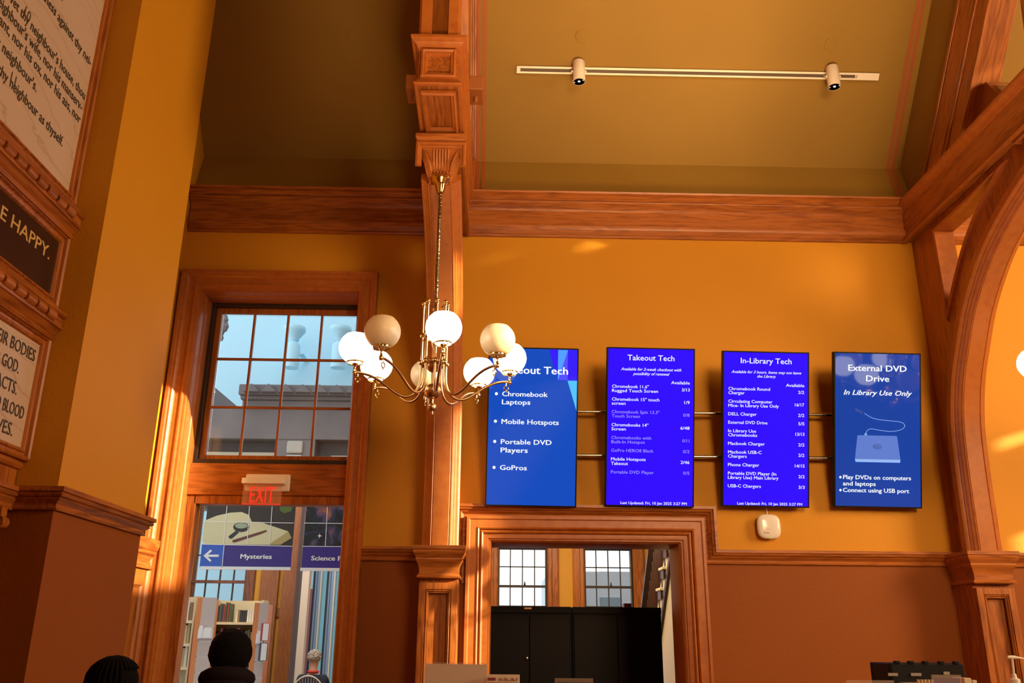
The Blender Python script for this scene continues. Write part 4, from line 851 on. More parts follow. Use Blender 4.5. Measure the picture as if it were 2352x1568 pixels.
# bookcases
SHELFC = plain('cream_shelf', (0.72,0.60,0.38), 0.5)
bookcols = [plain('book_%d' % i, c, 0.6) for i, c in enumerate([(0.30,0.05,0.04),(0.05,0.05,0.10),(0.55,0.45,0.25),(0.08,0.10,0.05),(0.6,0.22,0.03),(0.03,0.03,0.03),(0.62,0.58,0.50),(0.25,0.14,0.06),(0.14,0.04,0.08),(0.40,0.32,0.12)])]
def books(x0, x1, y, z, n, label, group, hmax=0.24, zfloor=None, cols=None):
    x = x0; w_ = (x1-x0)/n
    for i in range(n):
        h = hmax*random.uniform(0.75, 1.0); wd = w_*random.uniform(0.72, 0.97)
        mb = MB(); mb.box(x, x+wd, y, y+0.15, z, z+h)
        tag(obj('book', mb, random.choice(cols or bookcols), loc=(x+wd/2, y+0.07, z)), label, 'book', group); x += w_
def bookcase(name, label, x0, x1, y, tops, depth=0.3, z0=0.0):
    R = empty(name, ((x0+x1)/2, y+depth/2, z0), label, 'bookcase')
    zt = max(tops)
    mb = MB(); mb.box(x0, x1, y+depth-0.02, y+depth, z0, zt+0.26); obj('back_panel', mb, TAN, R)
    for x in (x0, x1-0.02): obj('side_panel', MB().box(x, x+0.02, y, y+depth, z0, zt+0.26), TAN, R)
    for z in tops: obj('shelf', MB().box(x0+0.02, x1-0.02, y, y+depth-0.02, z-0.03, z), SHELFC, R)
    return R
def zz(v, Y): return at(520, v, Y=Y).z
Yc = 11.3
bookcase('bookcase', 'tan bookcase standing behind the dark-haired person between two grey end panels', -3.42, -2.80, Yc, [zz(1428,Yc), zz(1428,Yc)-0.36, zz(1428,Yc)-0.72, zz(1428,Yc)-1.08], z0=0.28)
books(-3.38, -3.19, Yc+0.03, zz(1428,Yc), 8, 'upright book on the left half of the top shelf between the end panels', 'upright books at the left of the top shelf')
books(-3.15, -2.84, Yc+0.10, zz(1428,Yc), 11, 'thin upright volume on the right half of the top shelf between the end panels', 'thin volumes at the right of the top shelf', 0.17, cols=bookcols[5:8])
for r in (1, 2): books(-3.39, -2.83, Yc+0.03, zz(1428,Yc)-0.36*r, 17, 'upright book on the %s shelf between the grey end panels' % ('second' if r == 1 else 'third'), 'upright books on the %s shelf' % ('second' if r == 1 else 'third'), 0.29)
Yd = 10.3
for_l = [zz(1425,Yd), zz(1478,Yd), zz(1532,Yd), zz(1585,Yd)]
bookcase('bookcase', 'left bookcase with bright cream shelf fronts half hidden by the door casing', -3.78, -3.30, Yd, for_l)
for i, z in enumerate(for_l[:3]): books(-3.75, -3.33, Yd+0.03, z, 11, 'pale upright book in the left bookcase, row %s' % ('under the top', 'in the middle', 'near the bottom')[i], ('books in the top row of the left bookcase', 'books in the middle row of the left bookcase', 'books in the lower row of the left bookcase')[i], 0.22, cols=[bookcols[2], bookcols[6], bookcols[7], bookcols[9]])
def endpanel(x0, x1, y, zt, label, n):
    R = empty('bookcase_end_panel', ((x0+x1)/2, y, 0), label, 'display panel')
    obj('orange_edge', MB().box(x0-0.055, x0, y, y+0.6, 0, zt), ORW, R)
    z = zt
    for i in range(n):
        h = 0.30 if i == 0 else 0.155
        obj('slat', MB().box(x0, x1, y, y+0.03, z-h+0.012, z), GREYL, R); obj('slat_channel', MB().box(x0, x1, y+0.012, y+0.03, z-h, z-h+0.012), SILV, R); z -= h
    if True:
        zb = zt-0.42
        obj('leaflet_holder', MB().box(x0, x1, y-0.03, y-0.005, zb, zb+0.10), plain('clear_holder', (0.75,0.75,0.75), 0.2), R)
        obj('leaflet', MB().box(x0+0.01, x0+0.05, y-0.036, y-0.03, zb+0.01, zb+0.13).box(x0+0.065, x1-0.01, y-0.036, y-0.03, zb+0.01, zb+0.11), SW, R)
    return R
endpanel(-3.135, -2.985, 10.0, 2.01, 'nearer grey slatted end panel with orange edge left of the dark-haired person', 10)
endpanel(-2.515, -2.42, 10.0, 1.96, 'grey slatted end panel with orange edge right of the dark-haired person', 10)
for i, (z, c) in enumerate(((1.62, (0.45,0.03,0.03)), (1.42, (0.05,0.05,0.07)))):
    mb = MB(); mb.box(-2.46, -2.38, 9.93, 9.995, z-0.05, z+0.13); tag(obj('display_book', mb, plain('display_cover_%d' % i, c, 0.4), loc=(-2.45,9.95,z)), ('red-backed book displayed on the right end panel', 'dark book with white cover displayed lower on the right end panel')[i], 'book')
    o = bpy.context.scene.objects['display_book' if i == 0 else 'display_book.001']
    obj('cover', MB().box(-2.435, -2.378, 9.92, 9.93, z-0.045, z+0.125), SW, o)

# ------------------------------------------------------------------ people
SKIN = plain('dark_skin', (0.10,0.045,0.025), 0.55); SKL = plain('light_skin', (0.55,0.32,0.22), 0.55)
HAIR = plain('black_hair', (0.0025,0.002,0.002), 0.9, spec=0.15, bump=0.8, bscale=160); GREYH = plain('grey_curly_hair', (0.36,0.31,0.27), 0.8, bump=1.0, bscale=120)
def skin_obj(name, nodes, edges, mat, parent, sub=2):
    me = bpy.data.meshes.new(name); me.from_pydata([n[0] for n in nodes], edges, []); me.materials.append(mat)
    o = bpy.data.objects.new(name, me); COL.objects.link(o); o.parent = parent
    sk = o.modifiers.new('skin', 'SKIN'); sk.use_smooth_shade = True
    for i, n in enumerate(nodes):
        r = n[1]; me.skin_vertices[0].data[i].radius = r if isinstance(r, tuple) else (r, r); me.skin_vertices[0].data[i].use_root = (i == 0)
    ss = o.modifiers.new('sub', 'SUBSURF'); ss.levels = sub; ss.render_levels = sub
    return o
def person(loc, rz, h, label, top, trousers, hair, skin, seated=False, hairkind='afro', hood=False, rot=0):
    R = empty('person', loc, label, 'person', rot=(0,0,rz)); s = h/1.75     # faces local +y
    N = []; E = []
    def nd(p, r, par=None):
        N.append((tuple(Vector(p)*s), tuple(x*s for x in r) if isinstance(r, tuple) else r*s)); 
        if par is not None: E.append((par, len(N)-1))
        return len(N)-1
    hz = 0.46 if seated else 0.95
    o0 = 0.0
    pel = nd((0,o0,hz), (0.15,0.11)); ab = nd((0,0,hz+0.17), (0.135,0.095), pel); ch = nd((0,0,hz+0.38), (0.16,0.11), ab); ns = nd((0,-0.005,hz+0.50), (0.075,0.06), ch)
    nk = nd((0,0.0,hz+0.57), 0.052, ns); h1 = nd((0,0.025,hz+0.64), (0.066,0.078), nk); h2 = nd((0,0.012,hz+0.73), (0.074,0.092), h1); h3 = nd((0,0.0,hz+0.775), (0.055,0.068), h2)
    arms = []
    for sx in (-1, 1):
        sh = nd((sx*0.17,0,hz+0.45), 0.058, ch)
        if seated: el = nd((sx*0.22,0.12,hz+0.22), 0.042, sh); wr = nd((sx*0.12,0.36,hz+0.24), 0.028, el); hd = nd((sx*0.10,0.42,hz+0.25), (0.036,0.018), wr); fd = Vector((0,1,0))
        else: el = nd((sx*0.24,-0.02,hz+0.17), 0.042, sh); wr = nd((sx*0.25,0.06,hz-0.08), 0.028, el); hd = nd((sx*0.25,0.08,hz-0.15), (0.018,0.036), wr); fd = Vector((0,0.15,-1))
        for f in range(4):
            off = Vector((0,(f-1.5)*0.017,0)) if not seated else Vector(((f-1.5)*0.017,0,0))
            b0 = Vector(N[hd][0])/s; f1 = nd(b0+off+fd*0.045, 0.0095, hd); f2 = nd(b0+off+fd*(0.075+0.008*(f in (1,2)))+Vector((0,0.006,-0.004)), 0.0085, f1); nd(b0+off+fd*(0.098+0.01*(f in (1,2)))+Vector((0,0.014,-0.01)), 0.007, f2)
        b0 = Vector(N[wr][0])/s; tdir = Vector((0,0.035,-0.03)) if not seated else Vector((-sx*0.035,0.03,0)); th = nd(b0+tdir, 0.011, wr); nd(b0+tdir*1.9, 0.009, th)
    for sx in (-1, 1):
        hp = nd((sx*0.09,0,hz-0.04), 0.085, pel)
        if seated: kn = nd((sx*0.12,0.42,hz), 0.06, hp); an = nd((sx*0.12,0.42,0.09), 0.04, kn)
        else: kn = nd((sx*0.10,0.02,0.50), 0.06, hp); an = nd((sx*0.10,-0.01,0.09), 0.04, kn)
        y = 0.42 if seated else 0
        nd((sx*0.12,y+0.12,0.045), 0.04, an)
    body = skin_obj('body', N, E, skin, R)
    # garments: a little larger than the body
    def sel(idx, grow, names, mat):
        m = {i: j for j, i in enumerate(idx)}
        return skin_obj(names, [(N[i][0], tuple((x+grow*s) for x in (N[i][1] if isinstance(N[i][1], tuple) else (N[i][1],)*2))) for i in idx], [(m[a], m[b]) for a, b in E if a in m and b in m], mat, R)
    ai = [8, 9, 10]; 
    per = 3+1+4*3+2
    a2 = 8+per
    sel([0,1,2,3]+[8,9,10]+[a2,a2+1,a2+2], 0.022, 'hoodie' if hood else 'jacket', top)
    l0 = 8+2*per; sel([0]+[l0,l0+1,l0+2]+[l0+4,l0+5,l0+6], 0.016, 'trousers', trousers)
    sh_ = MB()
    for sx in (-1, 1):
        y = 0.42 if seated else 0
        sh_.ball((sx*0.115*s, (y+0.07)*s, 0.045*s), 0.05*s, 12, (1, 2.6, 0.9))
    obj('shoes', sh_, BLK, R, local=True, smooth=60)
    hc = Vector((0, 0.005, hz+0.715))*s
    # face
    F = MB(); fy = hc.y+0.085*s
    F.tube([(0, fy+0.005, hc.z+0.02*s), (0, fy+0.022*s, hc.z-0.018*s), (0, fy+0.005, hc.z-0.026*s)], [0.008*s, 0.013*s, 0.010*s], 8)
    obj('nose', F, skin, R, local=True, smooth=60)
    F = MB()
    for sx in (-1, 1): F.ball((sx*0.03*s, fy-0.008*s, hc.z+0.012*s), 0.011*s, 10)
    obj('eyes', F, WHITE, R, local=True, smooth=60)
    obj('mouth', MB().ball((0, fy-0.001, hc.z-0.045*s), 0.02*s, 10, (1.2,0.4,0.35)), plain('lips', (0.2,0.06,0.05), 0.4), R, local=True, smooth=60)
    F = MB()
    for sx in (-1, 1): F.ball((sx*0.078*s, hc.y-0.0*s, hc.z-0.005*s), 0.028*s, 10, (0.35,0.7,1.1))
    obj('ears', F, skin, R, local=True, smooth=60)
    # hair
    H = MB(); rnd = random.Random(3)
    if hairkind == 'afro':
        n = 36; m = 22; vs = []; fs = []
        for i in range(m+1):
            th = math.pi*i/m*0.86
            for k in range(n):
                a = 2*math.pi*k/n
                fr = max(0, math.sin(a))   # front
                r = 0.126*s*(1+0.03*rnd.uniform(-1,1)); 
                z = math.cos(th); cut = 1.0 if fr < 0.3 or z > 0.25 else 0.72
                vs.append((hc.x+r*math.sin(th)*math.cos(a)*1.0*cut, hc.y-0.012*s+r*math.sin(th)*math.sin(a)*1.05*cut, hc.z+0.020*s+r*z*1.06))
        for i in range(m):
            for k in range(n): fs.append((i*n+k, (i+1)*n+k, (i+1)*n+(k+1) % n, i*n+(k+1) % n))
        H.add(vs, fs); obj('hair', H, hair, R, local=True, smooth=80)
    elif hairkind == 'braids':
        H.ball((hc.x, hc.y-0.012*s, hc.z+0.025*s), 0.098*s, 24, (0.98,1.12,1.0)); cap_ = obj('hair', H, hair, R, local=True, smooth=80)
        for k in range(30):
            a = math.radians(k*12); r = 0.100*s
            pts = []
            for i in range(12):
                t = i/11*(1.0 if math.sin(a) < 0.25 else 0.30)
                if t < 0.45: ph = t/0.45*math.pi/2; pts.append((hc.x+r*math.sin(ph)*math.cos(a)*0.99, hc.y-0.012*s+r*math.sin(ph)*math.sin(a)*1.12, hc.z+0.027*s+r*math.cos(ph)*1.01))
                else: q = (t-0.45)/0.55; pts.append((hc.x+r*math.cos(a)*(1+0.25*q), hc.y-0.012*s+r*math.sin(a)*1.1*(1+0.1*q)-0.02*q, hc.z+0.027*s-q*0.30*s))
            b = MB(); b.tube(pts, [0.0075*(1+0.12*(i % 2)) for i in range(12)], 6); obj('braid', b, hair, cap_, local=True, smooth=60)
    else:
        H.ball((hc.x, hc.y-0.01*s, hc.z+0.025*s), 0.088*s, 20, (1.0,1.05,1.0))
        for k in range(170):
            a = rnd.uniform(0, 2*math.pi); th = rnd.uniform(0, 1.9); r = 0.088*s
            if math.sin(a) > 0.2 and th > 1.1: continue
            H.ball((hc.x+r*math.sin(th)*math.cos(a), hc.y-0.01*s+r*math.sin(th)*math.sin(a), hc.z+0.025*s+r*math.cos(th)), rnd.uniform(0.012,0.018)*s, 6)
        obj('hair', H, hair, R, local=True, smooth=60)
    if hood:
        H = MB()
        pts = [(0.12*math.cos(a)*s, (-0.045+0.085*math.sin(a))*s, (hz+0.585+0.03*math.sin(-a))*s) for a in [i*2*math.pi/20 for i in range(20)]]
        H.tube(pts, 0.045*s, 10, closed=True)
        H.ball((0, -0.12*s, (hz+0.51)*s), 0.12*s, 14, (1.25,0.5,0.95)); obj('hood', H, top, R, local=True, smooth=70)
    elif seated:
        pts = [(0.065*math.cos(a)*s, (0.0+0.06*math.sin(a))*s, (hz+0.545)*s) for a in [i*2*math.pi/16 for i in range(16)]]
        obj('red_collar', MB().tube(pts, 0.018*s, 8, closed=True), plain('red_cloth', (0.55,0.03,0.03), 0.7), R, local=True, smooth=70)
    return R
NAVY = plain('dark_hoodie_cloth', (0.012,0.008,0.012), 0.95, spec=0.15); NAVY2 = plain('navy_cloth', (0.012,0.016,0.035), 0.9); DEN = plain('dark_denim', (0.02,0.03,0.06), 0.9)
person((-1.415, 5.1, 0), math.radians(8), 1.585, 'person with short black curly hair and dark hoodie, seen from behind before the exit doorway', NAVY, DEN, HAIR, SKIN, hood=True)
person((-1.425, 3.60, 0), math.radians(-62), 1.49, 'person with long black braids at the lower left before the russet pier', NAVY, DEN, HAIR, SKIN, hairkind='braids')
person((-2.26, 12.0, 0.28), 0, 1.60, 'seated person with grey curly hair, navy top and red collar, back turned', NAVY2, DEN, GREYH, SKL, seated=True, hairkind='curly')
# wire chairs in the reading room
def wire_chair(x, y, label):
    R = empty('wire_chair', (x, y, 0.28), label, 'chair'); W_ = plain('chair_wire', (0.6,0.56,0.5), 0.4)
    z = 0.28
    hoop = [(x+0.24*math.cos(t), y-0.17-0.06*math.sin(t), z+0.52+0.36*math.sin(t)) for t in [math.pi*i/16 for i in range(17)]]
    obj('back_hoop', MB().tube([(x+0.2, y-0.12, z+0.44)]+hoop+[(x-0.2, y-0.12, z+0.44)], 0.010, 8), W_, R, smooth=60)
    for i in range(-6, 7):
        xt = x+i*0.034; h_ = 0.52+0.36*math.sqrt(max(0, 1-(i*0.034/0.24)**2))
        obj('back_wire', MB().tube([(x+i*0.022, y-0.10, z+0.44), (xt, y-0.19, z+0.60), (xt, y-0.17-0.05*(h_-0.52)/0.36, z+h_)], 0.004, 5), W_, R)
    obj('seat', MB().lathe([(0,z+0.43),(0.2,z+0.43),(0.22,z+0.44),(0.2,z+0.452),(0,z+0.452)], (x,y,0), 24), W_, R, smooth=40)
    for sx in (-1,1):
        for sy in (-1,1): obj('leg', MB().tube([(x+sx*0.14,y+sy*0.14,z+0.43),(x+sx*0.2,y+sy*0.2,z)], 0.010, 8), W_, R, smooth=60)
    return R
wire_chair(-2.26, 11.93, 'white wire chair carrying the seated grey-haired person')
wc = wire_chair(-1.80, 12.35, 'wire chair at the right with a dark jacket over its back')
jk = MB(); jk.ball((-1.82, 12.12, 1.27), 0.17, 16, (1.15,0.45,0.9)); jk.ball((-1.78, 12.10, 1.12), 0.15, 14, (1.2,0.4,1.1)); tag(obj('jacket', jk, plain('black_jacket', (0.015,0.015,0.03), 0.7), loc=(-1.82,12.12,1.1), smooth=60), 'dark jacket with purple lining hung over the right wire chair', 'jacket')
jo = bpy.context.scene.objects['jacket']; obj('lining', MB().ball((-1.79, 12.09, 1.37), 0.11, 14, (1.1,0.7,0.35)), plain('purple_lining', (0.28,0.10,0.75), 0.6), jo, smooth=60)

# ================================================================== OUTSIDE, seen through the transom window
ATW = plain('pale_blue_cladding', (0.56,0.88,1.0), 0.6); STONE = plain('grey_sandstone', (0.22,0.20,0.20), 0.85, bump=0.5, bscale=12, var=0.25)
mb = MB(); mb.box(-14, -0.8, 19.0, 19.3, 0, 17); tag(obj('clad_wall', mb, ATW, loc=(-6,19,0)), 'pale blue clad wall of the courtyard behind the transom window', 'wall')
YS = 14.6
def so_(u, v, Y=YS): p = at(u, v, Y=Y); return p
SB = empty('stone_building', (-4, YS, 0), 'grey stone building with zigzag cornice seen through the transom window', 'building')
xl = so_(553, 905).x; ztop = so_(640, 888).z; z2 = so_(640, 912).z; z3 = so_(640, 936).z; z4 = so_(640, 1008).z
obj('parapet', MB().box(xl, -1.3, YS-0.16, YS+0.6, z2, ztop), STONE, SB, bevel=0.02)
n = 24; wz = 0.285
for i in range(n):
    x = xl+0.12+wz*i
    if x > -1.5: break
    zb = z2+0.02; zt_ = z2+(ztop-z2)*0.85
    obj('zigzag_tooth', MB().prism([(x, zb), (x+wz*0.46, zt_), (x+wz*0.92, zb)], lambda p, q, a: (p, a, q), YS-0.30, YS-0.15), STONE, SB)
obj('cornice', MB().sweep([(0,0),(0.05,0.0),(0.12,0.10),(0.15,0.20),(0.16,0.28),(0,0.28)], [(xl+0.04, YS, z3+0.0), (-1.3, YS, z3+0.0)], (0,0,1)) if False else MB().box(xl+0.03, -1.3, YS-0.12, YS+0.5, z2-0.07, z2).box(xl+0.06, -1.3, YS-0.07, YS+0.5, z3, z2-0.07), STONE, SB, bevel=0.02)
obj('lintel_course', MB().box(xl-1.6, -1.3, YS, YS+0.5, z4, z3), STONE, SB, bevel=0.01)
zf = so_(640, 1090).z
obj('pier', MB().box(so_(632,1030).x, so_(722,1030).x, YS+0.02, YS+0.5, 0, z4), STONE, SB)
for j in range(4):
    zc = z4-0.03-j*0.235
    obj('rough_block', MB().box(so_(659,1030).x, so_(696,1030).x, YS-0.05, YS+0.05, zc-0.215, zc), plain('pale_rough_stone', (0.50,0.47,0.42), 0.9, bump=1.0, bscale=8) if j == 0 else bpy.data.materials['pale_rough_stone'], SB, bevel=0.03)
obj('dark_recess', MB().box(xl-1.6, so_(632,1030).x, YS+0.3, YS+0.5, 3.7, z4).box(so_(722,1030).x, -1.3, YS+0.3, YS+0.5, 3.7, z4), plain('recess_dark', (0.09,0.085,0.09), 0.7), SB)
obj('lit_sill', MB().box(xl-1.6, so_(628,1030).x, YS+0.15, YS+0.3, z4-0.62, z4-0.20).box(so_(757,1040).x, -1.3, YS+0.15, YS+0.3, z4-0.62, z4-0.24), plain('sill_light_tone', (0.55,0.50,0.36), 0.7), SB)  # pale yellow strips stand for warm light, put in as colour
# slanted grey gable at the left
p1 = so_(480, 880, 15.6); p2 = so_(560, 950, 15.6)
mb = MB(); mb.prism([(p1.x-1.5, p1.z+1.2), (p2.x+0.2, p2.z-0.13), (p2.x+0.2, 3.7), (p1.x-1.5, 3.7)], lambda p, q, a: (p, a, q), 15.4, 15.7); tag(obj('sloping_roof_end', mb, plain('grey_render', (0.24,0.23,0.24), 0.8), loc=(p1.x,15.5,0)), 'plain grey sloping gable to the left of the stone cornice', 'building')
for u in (673, 779):
    c = so_(u, 800, 18.4); zt = so_(u, 752, 18.4).z; zb = so_(u, 845, 18.4).z; r = 0.157; mzz = so_(u, 783, 18.4).z
    R = empty('flue_pipe', (c.x, 18.4, zb), 'pale blue flue pipe with flared cap %s outside the transom' % ('in the third pane column' if u < 700 else 'in the fourth pane column'), 'pipe')
    obj('cap', MB().lathe([(0,zt),(r*1.5,zt),(r*1.55,zt-0.05),(r*1.5,zt-0.10),(r*0.75,zt-0.26),(r*0.68,mzz),(0,mzz)], (c.x,18.4,0), 24), ATW, R, smooth=35)
    obj('joint', MB().ball((c.x,18.4,mzz-0.02), r*0.6, 14), ATW, R, smooth=60)
    obj('pipe', MB().lathe([(0,mzz-0.06),(r*0.8,mzz-0.06),(r,mzz-0.12),(r,zb),(0,zb)], (c.x,18.4,0), 24), ATW, R, smooth=35)
    obj('side_bracket', MB().box(c.x+r*0.8, c.x+r*1.5, 18.42, 19.0, zb+0.35, mzz-0.3), ATW, R)
struct('wall_sunblock_wing', MB().box(5.0, 30.0, 13.0, 19.0, 0, 14), STONE); struct('wall_sunblock_link', MB().box(2.76, 30.0, 6.9, 12.9, 0, 15), STONE)  # unseen masses added to keep the sun off the clad wall
mb = MB(); c = so_(497, 750, 15.0); mb.box(c.x-0.12, c.x+0.02, c.y-0.1, c.y+0.1, 0, c.z+0.3)
for (u, v, r) in ((514,735,0.10),(517,750,0.085),(511,762,0.06),(510,776,0.05)): c = so_(u-3, v, 15.0); mb.ball((c.x, c.y, c.z), r*1.1, 8, (1.0,0.8,1.2))
tag(obj('rough_stone_edge', mb, STONE, loc=so_(512,750,15.0)), 'rough dark stone edge at the top left pane of the transom', 'stone')

# ================================================================== STAIR HALL through the wide doorway
YH = 12.2
wins = [(0.079, 0.735), (1.244, 1.897)]
WH = wall_open('wall_stair_hall', -0.45, 3.2, YH, 0.3, 0, 3.4, [(a, b, 0.9, 2.786) for a, b in wins], plain('hall_plaster', (0.62,0.30,0.03), 0.7))
mb = MB(); mb.box(2.55, 2.75, YW+0.33, YH+0.3, 0, 3.4); struct('wall_stair_hall_right', mb, plain('stair_wall_cream', (0.5,0.42,0.3), 0.7))
mb = MB(); mb.box(-0.62, 2.75, YW+0.33, YH+0.3, 3.4, 3.6); struct('ceiling_stair_hall', mb, WHITE)
for k, (a, b) in enumerate(wins):
    R = empty('window_%d' % (3+k), ((a+b)/2, YH, 0.9), kind='structure')
    mb = MB(); mb.sweep([(0,-0.06),(0,0.0),(0.02,0.02),(0.06,0.02),(0.07,0.035),(0.14,0.04),(0.16,0.03),(0.16,0)], [(a, YH, 0.9), (a, YH, 2.786), (b, YH, 2.786), (b, YH, 0.9)], (0,-1,0)); obj('casing', mb, WZ, R, smooth=25)
    mb = MB(); ringbox(mb, a-0.002, b+0.002, 0.9, 2.79, 0.022, YH+0.05, YH+0.10); mb.box(a, b, YH+0.04, YH+0.10, 2.27, 2.30); obj('sash', mb, DARKW, R)
    for i in (1, 2, 3):
        x = a+(b-a)*i/4; obj('muntin', MB().box(x-0.007, x+0.007, YH+0.06, YH+0.085, 0.92, 2.78), DARKW, R)
    for z in (2.54, 2.03, 1.78, 1.4): obj('muntin', MB().box(a, b, YH+0.06, YH+0.085, z-0.007, z+0.007), DARKW, R)
    obj('pane', MB().box(a, b, YH+0.07, YH+0.073, 0.9, 2.786), GLASS, R)
    obj('sash_lock', MB().lathe([(0.014,2.30),(0.010,2.325),(0.003,2.35)], ((a+b)/2+0.03, YH+0.04, 0), 8), DARKW, R)
mb = MB(); mb.box(1.3, 6.0, 20, 24, 0, 3.05); NB = obj('neighbour_building', mb, plain('pale_rendered_wall', (0.92,0.94,0.95), 0.8), loc=(3,20,0)); tag(NB, 'pale building seen through the right window of the stair hall', 'building')
for i in range(4): obj('window', MB().box(1.6+i*0.75, 2.05+i*0.75, 19.97, 20.0, 1.6, 2.5), plain('far_window', (0.4,0.5,0.55), 0.3) if i == 0 else bpy.data.materials['far_window'], NB)
# black metal cabinets
def cabinet(x0, x1, label, knobx):
    R = empty('metal_cabinet', ((x0+x1)/2, 8.45, 0), label, 'cabinet')
    obj('carcass', MB().box(x0, x1, 8.22, 8.68, 0, 1.885), BLK, R, bevel=0.004)
    m = (x0+x1)/2
    for i, (a, b) in enumerate(((x0+0.012, m-0.003), (m+0.003, x1-0.012))):
        d = obj('door', MB().box(a, b, 8.20, 8.22, 0.06, 1.815), BLK, R, bevel=0.003)
        if i == knobx: 
            kp = at(1271, 1512, Y=8.19) if knobx == 0 else Vector((a+0.05, 8.19, 1.0)); obj('knob', MB().lathe([(0,8.165),(0.012,8.168),(0.016,8.18),(0.010,8.20),(0,8.20)], (min(max(kp.x, a+0.02), b-0.02),0,kp.z), 14, 'Y'), CHROME, d, smooth=50)
    obj('top_lip', MB().box(x0, x1, 8.195, 8.22, 1.83, 1.885), BLK, R, bevel=0.002)
    return R
cabinet(-0.035, 0.708, 'left black metal cabinet with a round knob inside the wide doorway', 0)
cabinet(0.722, 1.515, 'right black metal cabinet inside the wide doorway beside the stairs', 1)
tag(obj('name_plate', MB().box(at(1209,0,Y=8.19).x, at(1222,0,Y=8.19).x, 8.185, 8.194, 1.862, 1.876), BRASS, loc=(0.3,8.19,1.86)), 'tiny brass plate on top edge of the left black cabinet', 'plate')
tag(obj('wooden_block', MB().box(at(1432,1390,Y=8.4).x, at(1449,1390,Y=8.4).x, 8.35, 8.45, 1.886, 1.925), WX, loc=(1.2,8.4,1.886)), 'small wooden block on top of the right black cabinet', 'block')
# staircase descending away from the hall
ST = empty('staircase', (2.1, 11.0, 0), 'dark staircase with cream tread ends rising at the right of the stair hall', 'staircase')
y, z = 11.9, 0.50
CR2 = plain('cream_tread_end', (0.75,0.66,0.48), 0.4); DKW = plain('dark_stair_wood', (0.05,0.018,0.012), 0.35)
for i in range(13):
    yy = 11.9-0.217*i; z = 0.50+0.207*i
    if yy < 8.9: break
    obj('tread', MB().box(1.83, 2.5, yy-0.24, yy+0.02, z-0.03, z), CR2, ST, bevel=0.006)
    obj('riser', MB().box(1.86, 2.5, yy-0.21, yy-0.19, z, z+0.18), DKW, ST)
    obj('tread_bracket', MB().box(1.845, 1.87, yy-0.20, yy-0.02, z-0.12, z-0.03), DKW, ST)
    for d in (0.05, 0.16):
        zt = z+0.70+(d/0.217)*0.207*0.9
        obj('baluster', MB().tube([(1.875, yy-d, z), (1.875, yy-d, z+0.2), (1.875, yy-d, z+0.28), (1.875, yy-d, zt)], [0.011, 0.011, 0.019, 0.011], 8), DKW, ST, smooth=50)
sl = 0.207/0.217
obj('handrail', MB().hexa([(1.83,12.0,1.22),(1.92,12.0,1.22),(1.92,12.0,1.29),(1.83,12.0,1.29)], [(1.83,9.0,1.22+3*sl),(1.92,9.0,1.22+3*sl),(1.92,9.0,1.29+3*sl),(1.83,9.0,1.29+3*sl)]), DKW, ST)
obj('stringer', MB().hexa([(1.87,12.0,0.05),(1.90,12.0,0.05),(1.90,12.0,0.36),(1.87,12.0,0.36)], [(1.87,9.0,0.05+3*sl),(1.90,9.0,0.05+3*sl),(1.90,9.0,0.36+3*sl),(1.87,9.0,0.36+3*sl)]), CR2, ST)
obj('lower_moulding', MB().hexa([(1.86,12.0,-0.02),(1.90,12.0,-0.02),(1.90,12.0,0.07),(1.86,12.0,0.07)], [(1.86,9.0,-0.02+3*sl),(1.90,9.0,-0.02+3*sl),(1.90,9.0,0.07+3*sl),(1.86,9.0,0.07+3*sl)]), DKW, ST)
obj('under_panel', MB().prism([(12.0,0.0),(9.0,3*sl),(9.0,0.0)], lambda p, q, a: (a, p, q), 1.89, 1.91), CR2, ST)

# ================================================================== SERVICE DESK and the things on it
desk = empty('service_desk', (1.0, 3.6, 0), 'long wooden service desk along the bottom edge of the view', 'desk')
obj('desk_top', MB().box(-0.75, 2.75, 3.1, 4.25, 1.16, 1.20), WX, desk, bevel=0.006); obj('desk_front', MB().box(-0.70, 2.70, 3.2, 4.15, 0, 1.16), WX, desk)
ZD_ = 1.20
PAPER = plain('grey_card', (0.80,0.72,0.66), 0.6); CLR = plain('clear_acrylic', (0.8,0.7,0.6), 0.08); CLR.node_tree.nodes['Principled BSDF'].inputs['Alpha'].default_value = 0.18
def holder(x0, x1, y, zt, label, paper, ins=0.006, top=0.012, cardname='card'):
    R = empty('sign_holder', ((x0+x1)/2, y, ZD_), label, 'sign holder')
    obj('clear_sleeve', MB().box(x0, x1, y-0.004, y+0.004, ZD_+0.006, zt), CLR, R, bevel=0.001); obj('foot', MB().box(x0, x1, y-0.05, y+0.05, ZD_+0.0005, ZD_+0.006), CLR, R)
    obj(cardname, MB().box(x0+ins, x1-ins, y-0.001, y+0.001, ZD_+0.01, zt-top), paper, R)
    return R
holder(-0.248, -0.014, 3.5, 1.519, 'large grey-backed sign in a clear holder at the bottom centre', PAPER, 0.002, 0.006)
q = empty('leaflet_stand', (0.047, 3.48, ZD_), 'white leaflet with a maroon skyline sketch beside the large grey sign', 'leaflet')
obj('leaflet', MB().box(-0.015, 0.107, 3.478, 3.482, ZD_+0.001, 1.479), plain('cream_paper', (0.85,0.80,0.70), 0.6), q)
mar = plain('maroon_print', (0.28,0.06,0.09), 0.6)
obj('maroon_block', MB().box(-0.011, 0.018, 3.4765, 3.478, 1.458, 1.468).box(-0.011, 0.10, 3.4765, 3.478, 1.440, 1.451), mar, q)
sk = MB(); xx = 0.03
rr = random.Random(5)
while xx < 0.098:
    h_ = rr.uniform(0.003, 0.012); sk.box(xx, xx+0.0012, 3.4765, 3.478, 1.457, 1.457+h_); xx += rr.uniform(0.003, 0.006)
obj('skyline_sketch', sk, mar, q)
